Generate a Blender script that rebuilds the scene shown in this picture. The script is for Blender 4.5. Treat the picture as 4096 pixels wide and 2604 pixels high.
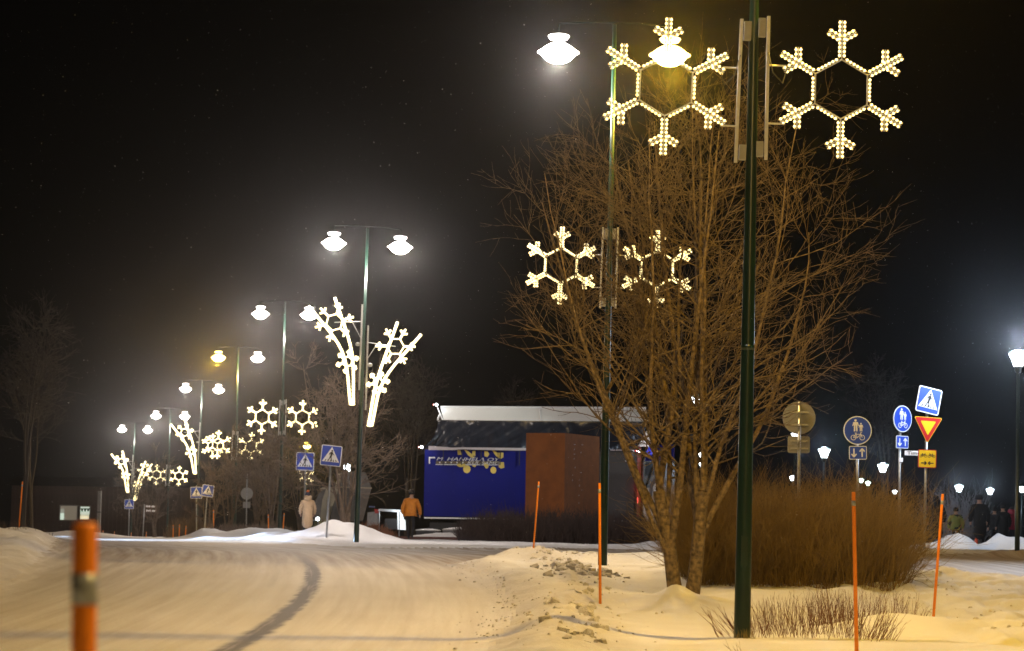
import bpy, math, random
import numpy as np
from mathutils import Vector, Matrix

for _o in list(bpy.data.objects):
    bpy.data.objects.remove(_o)
SC = bpy.context.scene
COL = SC.collection
rnd = random.Random(11)
NR = np.random.default_rng(7)
R = math.radians

# ------------------------------------------------------------------ camera
FPX, CX, CY = 9500.0, 2048.0, 1302.0          # focal length and centre in photo pixels (4096 x 2604)
PITCH, ROLL = math.atan(813 / 9500), R(0.9)
_r0 = Vector((1, 0, 0)); _u0 = Vector((0, -math.sin(PITCH), math.cos(PITCH)))
CF = Vector((0, math.cos(PITCH), math.sin(PITCH)))
CR = math.cos(ROLL) * _r0 + math.sin(ROLL) * _u0
CU = -math.sin(ROLL) * _r0 + math.cos(ROLL) * _u0
cam_d = bpy.data.cameras.new('camera'); cam = bpy.data.objects.new('camera', cam_d); COL.objects.link(cam)
cam.matrix_world = Matrix(((CR.x, CU.x, -CF.x, 0), (CR.y, CU.y, -CF.y, 0), (CR.z, CU.z, -CF.z, 0), (0, 0, 0, 1)))
cam_d.sensor_fit = 'HORIZONTAL'; cam_d.sensor_width = 36; cam_d.lens = FPX / 4096 * 36
cam_d.clip_start = 0.1; cam_d.clip_end = 2000
cam_d.dof.use_dof = True; cam_d.dof.focus_distance = 33; cam_d.dof.aperture_fstop = 4.6
SC.camera = cam

# ------------------------------------------------------------------ night sky, exposure
W_ = bpy.data.worlds.new('World'); SC.world = W_; W_.use_nodes = True
_bg = W_.node_tree.nodes['Background']
_bg.inputs[0].default_value = (0.0010, 0.0009, 0.0007, 1); _bg.inputs[1].default_value = 1.0
SC.view_settings.view_transform = 'Standard'; SC.view_settings.look = 'None'
SC.view_settings.exposure = 0; SC.view_settings.gamma = 1; SC.view_settings.use_curve_mapping = False
SC.render.engine = 'CYCLES'
cy = SC.cycles
cy.use_denoising = True; cy.denoiser = 'OPENIMAGEDENOISE'
cy.use_adaptive_sampling = False
cy.max_bounces = 4; cy.diffuse_bounces = 2; cy.glossy_bounces = 2; cy.transmission_bounces = 2; cy.volume_bounces = 0
cy.sample_clamp_indirect = 2.0; cy.sample_clamp_direct = 0.0
cy.caustics_reflective = False; cy.caustics_refractive = False

WHITE_L = (1.0, 0.86, 0.78); SODIUM = (1.0, 0.57, 0.03); COLD_L = (0.66, 0.80, 1.0)

# ------------------------------------------------------------------ pixels -> places
def W(px, py, D):
    """the point of the place seen at a photo pixel, D metres away along the street"""
    d = FPX * CF + (px - CX) * CR - (py - CY) * CU
    return d * (D / d.y)

_zk = np.array([(-40, -1.25), (15, -1.2), (22, -1.15), (25, -1.1), (30, -1.0), (34, -.9), (40, -.76), (45, -.66), (55, -.52), (70, -.5),
                (90, -.47), (110, -.6), (130, -.75), (164, -1.02), (205, -1.2), (420, -2.2)], float)
def zbase(y):
    return np.interp(y, _zk[:, 0], _zk[:, 1])
def gp(px, py):
    """where the sight line of a photo pixel meets the plain ground"""
    d = FPX * CF + (px - CX) * CR - (py - CY) * CU
    d = d / d.y
    ys = np.linspace(8, 400, 8000)
    below = d.z * ys < zbase(ys)
    y = ys[np.argmax(below)] if below.any() else 400.0
    return (d.x * y, y)

# ------------------------------------------------------------------ value noise
_tab = NR.random((256, 256))
def vnoise(x, y):
    x = np.asarray(x, float); y = np.asarray(y, float)
    xi = np.floor(x).astype(int); yi = np.floor(y).astype(int); fx = x - xi; fy = y - yi
    fx = fx * fx * (3 - 2 * fx); fy = fy * fy * (3 - 2 * fy)
    a = _tab[xi & 255, yi & 255]; b = _tab[(xi + 1) & 255, yi & 255]; c = _tab[xi & 255, (yi + 1) & 255]; d = _tab[(xi + 1) & 255, (yi + 1) & 255]
    return (a * (1 - fx) + b * fx) * (1 - fy) + (c * (1 - fx) + d * fx) * fy - 0.5
def fbm(x, y, o=4):
    s = 0; a = 1.0
    for i in range(o):
        s = s + a * vnoise(x * 2 ** i + 17.3 * i, y * 2 ** i + 9.1 * i); a *= .5
    return s
def sstep(a, b, x):
    t = np.clip((x - a) / (b - a), 0, 1); return t * t * (3 - 2 * t)

# ------------------------------------------------------------------ materials
MATS = {}
def nodes(m):
    m.use_nodes = True
    return m.node_tree.nodes, m.node_tree.links
def mat(name, col, rough=.6, metal=0, noise=0, nscale=8, bump=0, emit=None, es=0, spec=.5, trans=0):
    if name in MATS: return MATS[name]
    m = bpy.data.materials.new(name); n, l = nodes(m); b = n['Principled BSDF']
    b.inputs['Base Color'].default_value = (*col, 1); b.inputs['Roughness'].default_value = rough; b.inputs['Metallic'].default_value = metal
    b.inputs['Specular IOR Level'].default_value = spec
    if noise or bump:
        tc = n.new('ShaderNodeTexCoord'); nz = n.new('ShaderNodeTexNoise'); nz.inputs['Scale'].default_value = nscale; nz.inputs['Detail'].default_value = 5
        l.new(tc.outputs['Object'], nz.inputs['Vector'])
    if noise:
        mp = n.new('ShaderNodeMapRange'); mp.inputs[1].default_value = .25; mp.inputs[2].default_value = .75; mp.inputs[3].default_value = 1 - noise; mp.inputs[4].default_value = 1 + noise
        mx = n.new('ShaderNodeVectorMath'); mx.operation = 'SCALE'; mx.inputs[0].default_value = col
        l.new(nz.outputs['Fac'], mp.inputs[0]); l.new(mp.outputs[0], mx.inputs['Scale']); l.new(mx.outputs[0], b.inputs['Base Color'])
    if bump:
        bp = n.new('ShaderNodeBump'); bp.inputs['Strength'].default_value = bump; bp.inputs['Distance'].default_value = .03
        l.new(nz.outputs['Fac'], bp.inputs['Height']); l.new(bp.outputs[0], b.inputs['Normal'])
    if emit:
        b.inputs['Emission Color'].default_value = (*emit, 1); b.inputs['Emission Strength'].default_value = es
    MATS[name] = m
    return m
def lamp_mat(name, col, s, sample=False):
    if name in MATS: return MATS[name]
    m = mat(name, (.8, .8, .78), .4, emit=col, es=s)
    if not sample: m.cycles.emission_sampling = 'NONE'
    return m

M_green = mat('green_pole_paint', (.007, .030, .020), .32, noise=.25, nscale=3)
M_galv = mat('galvanised_steel', (.34, .35, .36), .42, metal=.75, noise=.2, nscale=20)
M_alu = mat('aluminium_rail', (.78, .78, .78), .45, metal=0, noise=.1, nscale=12)
M_plastic = mat('grey_plastic_box', (.45, .45, .44), .55, noise=.1)
M_cable = mat('black_cable', (.02, .02, .02), .6)
M_rope = lamp_mat('amber_rope_light', (1, .55, .10), .8)
M_bulb = lamp_mat('warm_bulb', (1, .80, .36), 3.0)
M_ropefar = lamp_mat('warm_rope_light', (1, .83, .42), 3.4)
M_sprayrope = lamp_mat('warm_rod_light', (1, .82, .40), 3.2)
M_orange = mat('orange_marker_plastic', (.95, .27, .008), .5, noise=.06)
M_reflect = mat('grey_reflective_band', (.33, .36, .42), .35, metal=.2)
M_bark = mat('grey_brown_bark', (.145, .102, .054), .88, noise=.85, nscale=16, bump=1.0)
M_barkd = mat('dark_bark', (.085, .06, .042), .9, noise=.5, nscale=6)
M_barkr = mat('reddish_grey_bark', (.12, .085, .06), .9, noise=.4, nscale=6)
M_hedge = mat('orange_brown_twig', (.27, .18, .055), .8, noise=.4, nscale=3)
M_hedged = mat('dark_purple_twig', (.042, .026, .022), .85, noise=.4, nscale=3)
M_reds = mat('red_brown_stem', (.16, .062, .028), .7, noise=.35, nscale=5)
M_sblue = mat('sign_blue', (.012, .055, .42), .45)
M_swhite = mat('sign_white', (.72, .74, .78), .45)
M_sblack = mat('sign_black', (.012, .012, .014), .5)
M_syel = mat('sign_yellow', (.78, .53, .006), .45)
M_sred = mat('sign_red', (.46, .005, .005), .45)
M_sback = mat('sign_back_grey', (.24, .24, .23), .6, metal=.1, noise=.1)
M_block = mat('broken_snow_block', (.66, .63, .60), .85, noise=.3, nscale=7, bump=.7)
M_snow0 = mat('heaped_snow', (.80, .80, .82), .75, noise=.08, nscale=6, bump=.5)
M_clod = mat('dirty_snow_lump', (.60, .56, .52), .85, noise=.25, nscale=9, bump=.6)

def opal_mat(name, col, s, t=.55):
    """glowing milky glass that lets part of the lamp's light through"""
    if name in MATS: return MATS[name]
    m = bpy.data.materials.new(name); n, l = nodes(m); b = n['Principled BSDF']; out = n['Material Output']
    b.inputs['Base Color'].default_value = (.8, .8, .78, 1); b.inputs['Emission Color'].default_value = (*col, 1); b.inputs['Emission Strength'].default_value = s / (1 - t)
    tr = n.new('ShaderNodeBsdfTransparent'); mx = n.new('ShaderNodeMixShader'); mx.inputs[0].default_value = t
    l.new(b.outputs[0], mx.inputs[1]); l.new(tr.outputs[0], mx.inputs[2]); l.new(mx.outputs[0], out.inputs['Surface'])
    m.cycles.emission_sampling = 'NONE'; MATS[name] = m; return m
def snow_material():
    m = bpy.data.materials.new('drifted_snow'); n, l = nodes(m); b = n['Principled BSDF']
    tc = n.new('ShaderNodeTexCoord')
    a = n.new('ShaderNodeTexNoise'); a.inputs['Scale'].default_value = .55; a.inputs['Detail'].default_value = 6
    f = n.new('ShaderNodeTexNoise'); f.inputs['Scale'].default_value = 14; f.inputs['Detail'].default_value = 7; f.inputs['Roughness'].default_value = .65
    l.new(tc.outputs['Object'], a.inputs['Vector']); l.new(tc.outputs['Object'], f.inputs['Vector'])
    at = n.new('ShaderNodeAttribute'); at.attribute_name = 'dirt'
    cr = n.new('ShaderNodeValToRGB'); e = cr.color_ramp.elements
    e[0].position = .3; e[0].color = (.70, .69, .69, 1); e[1].position = .7; e[1].color = (.83, .83, .84, 1)
    l.new(a.outputs['Fac'], cr.inputs[0])
    md = n.new('ShaderNodeMath'); md.operation = 'MULTIPLY'; l.new(at.outputs['Fac'], md.inputs[0])
    fr = n.new('ShaderNodeMapRange'); fr.inputs[1].default_value = .35; fr.inputs[2].default_value = .65; fr.inputs[3].default_value = .5; fr.inputs[4].default_value = 1.0
    l.new(f.outputs['Fac'], fr.inputs[0]); l.new(fr.outputs[0], md.inputs[1])
    mx = n.new('ShaderNodeMixRGB'); mx.inputs[2].default_value = (.36, .31, .26, 1)
    l.new(md.outputs[0], mx.inputs[0]); l.new(cr.outputs[0], mx.inputs[1]); l.new(mx.outputs[0], b.inputs['Base Color'])
    bp = n.new('ShaderNodeBump'); bp.inputs['Strength'].default_value = .35; bp.inputs['Distance'].default_value = .03
    l.new(f.outputs['Fac'], bp.inputs['Height']); l.new(bp.outputs[0], b.inputs['Normal'])
    b.inputs['Roughness'].default_value = .7; b.inputs['Specular IOR Level'].default_value = .25
    return m
def road_material():
    m = bpy.data.materials.new('packed_snow_road'); n, l = nodes(m); b = n['Principled BSDF']
    tr = n.new('ShaderNodeAttribute'); tr.attribute_name = 'track'
    we = n.new('ShaderNodeAttribute'); we.attribute_name = 'wear'
    uv = n.new('ShaderNodeAttribute'); uv.attribute_name = 'flow'
    tc = n.new('ShaderNodeTexCoord')
    st = n.new('ShaderNodeTexNoise'); st.inputs['Scale'].default_value = 1.0; st.inputs['Detail'].default_value = 7; st.inputs['Roughness'].default_value = .6
    l.new(uv.outputs['Vector'], st.inputs['Vector'])
    g = n.new('ShaderNodeTexNoise'); g.inputs['Scale'].default_value = .35; g.inputs['Detail'].default_value = 5
    l.new(tc.outputs['Object'], g.inputs['Vector'])
    f = n.new('ShaderNodeTexNoise'); f.inputs['Scale'].default_value = 22; f.inputs['Detail'].default_value = 6
    l.new(tc.outputs['Object'], f.inputs['Vector'])
    ad = n.new('ShaderNodeMath'); ad.operation = 'ADD'; l.new(st.outputs['Fac'], ad.inputs[0])
    g2 = n.new('ShaderNodeMath'); g2.operation = 'MULTIPLY'; g2.inputs[1].default_value = .45; l.new(g.outputs['Fac'], g2.inputs[0]); l.new(g2.outputs[0], ad.inputs[1])
    cr = n.new('ShaderNodeValToRGB'); e = cr.color_ramp.elements
    e[0].position = .42; e[0].color = (.54, .49, .41, 1); e[1].position = .88; e[1].color = (.72, .69, .64, 1)
    l.new(ad.outputs[0], cr.inputs[0])
    # worn track: dark packed ice showing through
    tm = n.new('ShaderNodeMath'); tm.operation = 'MULTIPLY_ADD'; tm.inputs[1].default_value = 1.5
    tn = n.new('ShaderNodeMapRange'); tn.inputs[1].default_value = .3; tn.inputs[2].default_value = .7; tn.inputs[3].default_value = -1.15; tn.inputs[4].default_value = .35
    l.new(st.outputs['Fac'], tn.inputs[0]); l.new(tr.outputs['Fac'], tm.inputs[0]); l.new(tn.outputs[0], tm.inputs[2])
    tcl = n.new('ShaderNodeClamp'); l.new(tm.outputs[0], tcl.inputs[0])
    tmm = n.new('ShaderNodeMath'); tmm.operation = 'MULTIPLY'; l.new(tcl.outputs[0], tmm.inputs[0]); l.new(tr.outputs['Fac'], tmm.inputs[1])
    mx = n.new('ShaderNodeMixRGB'); mx.inputs[2].default_value = (.10, .085, .068, 1)
    wm = n.new('ShaderNodeMixRGB'); wm.inputs[2].default_value = (.21, .155, .095, 1)
    wn = n.new('ShaderNodeMapRange'); wn.inputs[1].default_value = .35; wn.inputs[2].default_value = .65; wn.inputs[3].default_value = 1.0; wn.inputs[4].default_value = .55
    l.new(st.outputs['Fac'], wn.inputs[0]); wq = n.new('ShaderNodeMath'); wq.operation = 'MULTIPLY'; l.new(wn.outputs[0], wq.inputs[0]); l.new(we.outputs['Fac'], wq.inputs[1])
    l.new(wq.outputs[0], wm.inputs[0]); l.new(cr.outputs[0], wm.inputs[1])
    l.new(tmm.outputs[0], mx.inputs[0]); l.new(wm.outputs[0], mx.inputs[1]); l.new(mx.outputs[0], b.inputs['Base Color'])
    bp = n.new('ShaderNodeBump'); bp.inputs['Strength'].default_value = .5; bp.inputs['Distance'].default_value = .02
    l.new(f.outputs['Fac'], bp.inputs['Height']); l.new(bp.outputs[0], b.inputs['Normal'])
    b.inputs['Roughness'].default_value = .62; b.inputs['Specular IOR Level'].default_value = .3
    return m
M_snow = snow_material(); M_road = road_material()

# ------------------------------------------------------------------ mesh helpers
def link(o, parent=None):
    COL.objects.link(o)
    if parent: o.parent = parent
    return o
def tag(o, label=None, cat=None, group=None, kind=None):
    if label: o['label'] = label
    if cat: o['category'] = cat
    if group: o['group'] = group
    if kind: o['kind'] = kind
    return o
def empty(name, loc, rot=(0, 0, 0)):
    o = bpy.data.objects.new(name, None); o.empty_display_size = .2; COL.objects.link(o)
    o.location = loc; o.rotation_euler = rot
    return o
def mesh_np(name, V, F, m, parent=None, smooth=False):
    """V (n,3), F (k,3|4) int array -> one object"""
    me = bpy.data.meshes.new(name); V = np.asarray(V, np.float32); F = np.asarray(F, np.int32); k = F.shape[1]
    me.vertices.add(len(V)); me.vertices.foreach_set('co', V.ravel())
    me.loops.add(F.size); me.loops.foreach_set('vertex_index', F.ravel())
    me.polygons.add(len(F)); me.polygons.foreach_set('loop_start', np.arange(0, F.size, k, dtype=np.int32))
    if smooth: me.polygons.foreach_set('use_smooth', np.ones(len(F), bool))
    me.update(calc_edges=True); me.validate()
    if m: me.materials.append(m)
    return link(bpy.data.objects.new(name, me), parent)

class MB:
    def __init__(s): s.v = []; s.f = []; s.mi = []; s.cur = 0; s.mats = []
    def use(s, m):
        if m not in s.mats: s.mats.append(m)
        s.cur = s.mats.index(m); return s
    def add(s, vs, fs):
        b = len(s.v); s.v += [tuple(v) for v in vs]
        for f in fs: s.f.append(tuple(i + b for i in f)); s.mi.append(s.cur)
        return s
    def box(s, c, size, M=None):
        hx, hy, hz = size[0] / 2, size[1] / 2, size[2] / 2
        vs = [Vector((x, y, z)) for x in (-hx, hx) for y in (-hy, hy) for z in (-hz, hz)]
        if M is not None: vs = [M @ v for v in vs]
        vs = [v + Vector(c) for v in vs]
        return s.add(vs, [(0, 1, 3, 2), (4, 6, 7, 5), (0, 4, 5, 1), (2, 3, 7, 6), (0, 2, 6, 4), (1, 5, 7, 3)])
    def tube(s, pts, rad, n=8, cap=True):
        pts = [Vector(p) for p in pts]
        if not hasattr(rad, '__len__'): rad = [rad] * len(pts)
        vs = []; prev = None
        for i, p in enumerate(pts):
            t = (pts[min(i + 1, len(pts) - 1)] - pts[max(i - 1, 0)]).normalized()
            if prev is None:
                a = Vector((0, 0, 1)) if abs(t.z) < .9 else Vector((1, 0, 0)); u = t.cross(a).normalized()
            else:
                u = (prev - t * prev.dot(t)).normalized()
            prev = u; w = t.cross(u)
            for k in range(n):
                an = 2 * math.pi * k / n; vs.append(p + rad[i] * (math.cos(an) * u + math.sin(an) * w))
        fs = []
        for i in range(len(pts) - 1):
            for k in range(n):
                k2 = (k + 1) % n; fs.append((i * n + k, i * n + k2, (i + 1) * n + k2, (i + 1) * n + k))
        if cap: fs += [tuple(range(n - 1, -1, -1)), tuple(range((len(pts) - 1) * n, len(pts) * n))]
        return s.add(vs, fs)
    def lathe(s, prof, n=16, c=(0, 0, 0), sx=1, sy=1, M=None):
        """prof [(r,z)] bottom to top"""
        vs = []
        for r, z in prof:
            for k in range(n):
                a = 2 * math.pi * k / n; v = Vector((r * sx * math.cos(a), r * sy * math.sin(a), z))
                if M is not None: v = M @ v
                vs.append(v + Vector(c))
        fs = []
        for i in range(len(prof) - 1):
            for k in range(n):
                k2 = (k + 1) % n; fs.append((i * n + k, i * n + k2, (i + 1) * n + k2, (i + 1) * n + k))
        fs += [tuple(range(n - 1, -1, -1)), tuple(range((len(prof) - 1) * n, len(prof) * n))]
        return s.add(vs, fs)
    def prism(s, poly, y0, y1, flip=False):
        """polygon [(x,z)] in the XZ plane, thickness from y0 (front) to y1 (back)"""
        n = len(poly)
        ar = sum(poly[i][0] * poly[(i + 1) % n][1] - poly[(i + 1) % n][0] * poly[i][1] for i in range(n))
        if ar < 0: poly = poly[::-1]
        vs = [(x, y0, z) for x, z in poly] + [(x, y1, z) for x, z in poly]
        fs = [tuple(range(n)), tuple(range(2 * n - 1, n - 1, -1))] + [(i, n + i, n + (i + 1) % n, (i + 1) % n) for i in range(n)]
        return s.add(vs, fs)
    def build(s, name, m=None, parent=None, smooth=False):
        me = bpy.data.meshes.new(name); me.from_pydata(s.v, [], s.f)
        if m: me.materials.append(m)
        else:
            for q in s.mats: me.materials.append(q)
            me.polygons.foreach_set('material_index', np.array(s.mi, np.int32))
        if smooth: me.polygons.foreach_set('use_smooth', np.ones(len(me.polygons), bool))
        me.update(); me.validate()
        return link(bpy.data.objects.new(name, me), parent)

def tubes_np(P, Rr, sides):
    """P (N,n,3) polylines, Rr (N,n) radii -> verts, quads"""
    N, n, _ = P.shape
    T = np.empty_like(P); T[:, 1:-1] = P[:, 2:] - P[:, :-2]; T[:, 0] = P[:, 1] - P[:, 0]; T[:, -1] = P[:, -1] - P[:, -2]
    T /= np.linalg.norm(T, axis=2, keepdims=True) + 1e-9
    D0 = P[:, -1] - P[:, 0]; D0 /= np.linalg.norm(D0, axis=1, keepdims=True) + 1e-9
    A = np.where(np.abs(D0[:, 2:3]) < .8, np.array([[0, 0, 1.]]), np.array([[1., 0, 0]]))[:, None, :]
    U = np.cross(T, np.broadcast_to(A, T.shape)); U /= np.linalg.norm(U, axis=2, keepdims=True) + 1e-9
    Wv = np.cross(T, U)
    an = np.arange(sides) * 2 * math.pi / sides
    V = P[:, :, None] + Rr[:, :, None, None] * (np.cos(an)[None, None, :, None] * U[:, :, None] + np.sin(an)[None, None, :, None] * Wv[:, :, None])
    V = V.reshape(-1, 3)
    i, j, k = np.meshgrid(np.arange(N), np.arange(n - 1), np.arange(sides), indexing='ij'); k2 = (k + 1) % sides
    b = i * n * sides + j * sides
    F = np.stack([b + k, b + k2, b + sides + k2, b + sides + k], -1).reshape(-1, 4)
    return V, F
def joinVF(parts):
    vs, fs, o = [], [], 0
    for v, f in parts:
        vs.append(v); fs.append(f + o); o += len(v)
    return np.concatenate(vs), np.concatenate(fs)

def point_light(name, parent, loc, col, power, radius=.06):
    d = bpy.data.lights.new(name, 'POINT'); d.color = col; d.energy = power; d.shadow_soft_size = radius
    o = bpy.data.objects.new(name, d); COL.objects.link(o); o.location = loc
    if parent: o.parent = parent
    return o
def spot_light(name, parent, loc, target, col, power, angle, blend=.5, radius=.05):
    d = bpy.data.lights.new(name, 'SPOT'); d.color = col; d.energy = power; d.spot_size = R(angle); d.spot_blend = blend; d.shadow_soft_size = radius
    o = bpy.data.objects.new(name, d); COL.objects.link(o); o.location = loc
    o.rotation_euler = (Vector(target) - Vector(loc)).to_track_quat('-Z', 'Y').to_euler()
    if parent: o.parent = parent
    return o
def text_mesh(s, size, name, m, parent, loc, shear=0, width=None, ext=.004):
    c = bpy.data.curves.new(name, 'FONT'); c.body = s; c.size = size; c.extrude = ext; c.shear = shear; c.align_x = 'LEFT'; c.resolution_u = 3
    t = bpy.data.objects.new(name, c); COL.objects.link(t); bpy.context.view_layer.update()
    me = bpy.data.meshes.new_from_object(t.evaluated_get(bpy.context.evaluated_depsgraph_get()))
    bpy.data.objects.remove(t); me.materials.clear(); me.materials.append(m)
    xs = [v.co.x for v in me.vertices]; w = max(xs) - min(xs); x0 = min(xs); k = (width / w) if width else 1
    for v in me.vertices: v.co.x = (v.co.x - x0) * k
    me.transform(Matrix.Rotation(R(90), 4, 'X'))
    o = bpy.data.objects.new(name, me); link(o, parent); o.location = loc
    return o
class PL:
    """upright plane facing the street at depth D: photo pixels -> local x, z about an anchor pixel"""
    def __init__(s, px, py, D):
        s.px, s.py, s.k = px, py, FPX / D; s.origin = W(px, py, D); s.c, s.n = math.cos(ROLL), math.sin(ROLL)
    def __call__(s, px, py):
        dx, dy = px - s.px, py - s.py
        return ((dx * s.c + dy * s.n) / s.k, (dx * s.n - dy * s.c) / s.k)
    def poly(s, pts): return [s(*p) for p in pts]
# ------------------------------------------------------------------ ground, road
def X(px, D): return ((px - CX) / FPX * D, D)
ROADP = [gp(-1500, 2604), gp(-700, 2470), gp(-150, 2385), gp(60, 2310), gp(170, 2235), gp(235, 2190), X(170, 82), X(190, 110), X(330, 205), X(700, 205), X(745, 110),
         gp(800, 2155), gp(1000, 2159), gp(1130, 2163), gp(1300, 2176), gp(1500, 2184), gp(2000, 2189), gp(2600, 2193), gp(3000, 2203), gp(3600, 2233), gp(5200, 2248),
         gp(5200, 2390), gp(4096, 2318), gp(3640, 2297), gp(3000, 2258), gp(2640, 2224), gp(2440, 2230), gp(2330, 2224), gp(2200, 2222), gp(2040, 2226), gp(1835, 2250),
         gp(1960, 2305), gp(2030, 2365), gp(2048, 2450), gp(2010, 2530), gp(1950, 2604), gp(1850, 2800), (-1.0, 12), (-12, 12)]
TRACK = [gp(*p) for p in [(650, 2680), (850, 2604), (1010, 2520), (1130, 2440), (1212, 2370), (1252, 2300), (1244, 2250), (1195, 2208), (1110, 2188), (900, 2172)]]
def catmull(pts, n=8):
    P = [np.array(p, float) for p in pts]; P = [2 * P[0] - P[1]] + P + [2 * P[-1] - P[-2]]; out = []
    for i in range(1, len(P) - 2):
        for t in np.linspace(0, 1, n, endpoint=False):
            out.append(.5 * (2 * P[i] + (P[i + 1] - P[i - 1]) * t + (2 * P[i - 1] - 5 * P[i] + 4 * P[i + 1] - P[i + 2]) * t * t + (3 * P[i] - P[i - 1] - 3 * P[i + 1] + P[i + 2]) * t ** 3))
    out.append(P[-2]); return np.array(out)
TRACKC = catmull(TRACK)
def seg_dist(x, y, poly, closed=False, side=False):
    P = np.asarray(poly, float); n = len(P); m = n if closed else n - 1
    best = np.full(x.shape, 1e9); s = np.zeros(x.shape); u = np.zeros(x.shape); acc = 0
    for i in range(m):
        a = P[i]; b = P[(i + 1) % n]; d = b - a; L = np.hypot(*d) + 1e-9
        t = np.clip(((x - a[0]) * d[0] + (y - a[1]) * d[1]) / L ** 2, 0, 1)
        q = np.hypot(x - a[0] - t * d[0], y - a[1] - t * d[1]); w = q < best; best = np.where(w, q, best)
        if side:
            s = np.where(w, np.sign((x - a[0]) * d[1] - (y - a[1]) * d[0]), s); u = np.where(w, acc + t * L, u)
        acc += L
    return (best, s, u) if side else best
def inside(x, y, poly):
    P = np.asarray(poly, float); n = len(P); c = np.zeros(x.shape, bool)
    for i in range(n):
        a = P[i]; b = P[(i + 1) % n]
        if a[1] == b[1]: continue
        k = (y >= min(a[1], b[1])) & (y < max(a[1], b[1])) & (x < a[0] + (y - a[1]) * (b[0] - a[0]) / (b[1] - a[1])); c ^= k
    return c
MOUNDS = []   # x, y, height, rx, ry, power
def mound(px, D, h, rx, ry, p=2): MOUNDS.append((*X(px, D), h, rx, ry, p))
mound(1370, 78, .52, 1.0, 1.6); mound(1250, 79, .30, 1.2, 1.5); mound(1500, 79, .22, .8, 1.2); mound(1130, 82, .28, .9, 1.5)
mound(1000, 90, .34, 1.0, 1.5); mound(860, 92, .26, 1.0, 1.5); mound(1740, 99, .26, 1.0, 1.0); mound(1850, 99, .18, .8, 1.0); mound(1150, 90, .3, 1.0, 1.4)
mound(-60, 47, .16, 1.3, 5.0); mound(100, 52, .12, .7, 4.0); mound(-330, 46, .20, 2.2, 6); mound(-900, 46, .3, 3.4, 9); mound(150, 62, .12, .6, 3); mound(60, 70, .2, 1.5, 4)
mound(250, 78, .10, 1.2, 2); mound(330, 110, .25, 1.6, 3)
mound(2715, 33.2, .15, .20, .42); mound(2640, 32.6, .07, .8, .8); mound(2800, 33.2, .04, .7, .6)
mound(3560, 26.6, .14, .75, .45); mound(3800, 26.3, .12, .9, .5); mound(3050, 23.8, .05, .6, .5)
mound(3838, 58.5, .42, .46, .9, 2.4); mound(4035, 58.5, .26, .50, .9, 2.4); mound(3990, 58.5, .20, .28, .7, 2.4); mound(3690, 58.5, .20, .5, .8); mound(4120, 58.5, .22, .6, .9)
mound(4010, 54.5, .16, .5, .4); mound(4110, 54, .22, .4, .4)
mound(2660, 84, .16, .7, 1)
RIDGE = [gp(2330, 2620), gp(2330, 2550), gp(2310, 2470), gp(2330, 2390), gp(2300, 2315), gp(2230, 2268), gp(2170, 2246), gp(2150, 2240)]
RIDGE2 = [gp(2150, 2242), gp(2270, 2236), gp(2350, 2240), gp(2420, 2246)]
def height(x, y):
    x = np.atleast_1d(np.asarray(x, float)); y = np.atleast_1d(np.asarray(y, float))
    z = zbase(y) + .05 * fbm(x * .16, y * .1, 3)
    ins = inside(x, y, ROADP); d = seg_dist(x, y, ROADP, True); sd = np.where(ins, -d, d)
    up = np.clip(x / FPX * 0 + 1, 0, 1)
    z = z - .07 * sstep(.5, -.5, sd)
    z = z + .13 * sstep(5, 8.5, x) * sstep(44, 54, y) * sstep(90, 70, y)
    near = sstep(75, 40, y)
    z = z + .10 * np.exp(-((sd - .55) / .45) ** 2) * (.5 + .5 * near)
    rough = np.exp(-((sd - .35) / .55) ** 2) * sstep(56, 46, y)
    z = z + rough * .10 * np.clip(fbm(x * 2.2, y * 1.6, 4) + .05, -.1, 1)
    for mx, my, h, rx, ry, p in MOUNDS:
        q = np.hypot((x - mx) / rx, (y - my) / ry)
        k = q < 3
        z[k] += h * np.exp(-q[k] ** p) * (1 + .35 * fbm(x[k] * 1.7, y[k] * 1.2, 3))
    r1 = seg_dist(x, y, RIDGE); r2 = seg_dist(x, y, RIDGE2); lump = fbm(x * 3.1, y * 2.2, 4)
    z = z + .07 * np.exp(-(r1 / .55) ** 2) + .13 * np.exp(-(r1 / .36) ** 2) * np.clip(lump, -.15, 1)
    z = z + .12 * np.exp(-(r2 / .7) ** 2) * (1 + .5 * lump)
    # trodden snow on the verge
    tr = sstep(4.4, 5.4, x) * sstep(47, 42, y) * sstep(23, 25, y)
    z = z + tr * .17 * np.clip(fbm(x * 3.0, y * 2.0, 4), -.3, .4)
    dr = ~ins
    z = z + np.where(dr, .035 * fbm(x * .7, y * .5, 4) + .012 * fbm(x * 3, y * 3, 3), .004 * fbm(x * 2, y * 2, 3))
    return z
def ground_z(x, y): return float(height([x], [y])[0])
def gpt(px, D, dz=0):
    x, y = X(px, D); return Vector((x, y, ground_z(x, y) + dz))

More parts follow.
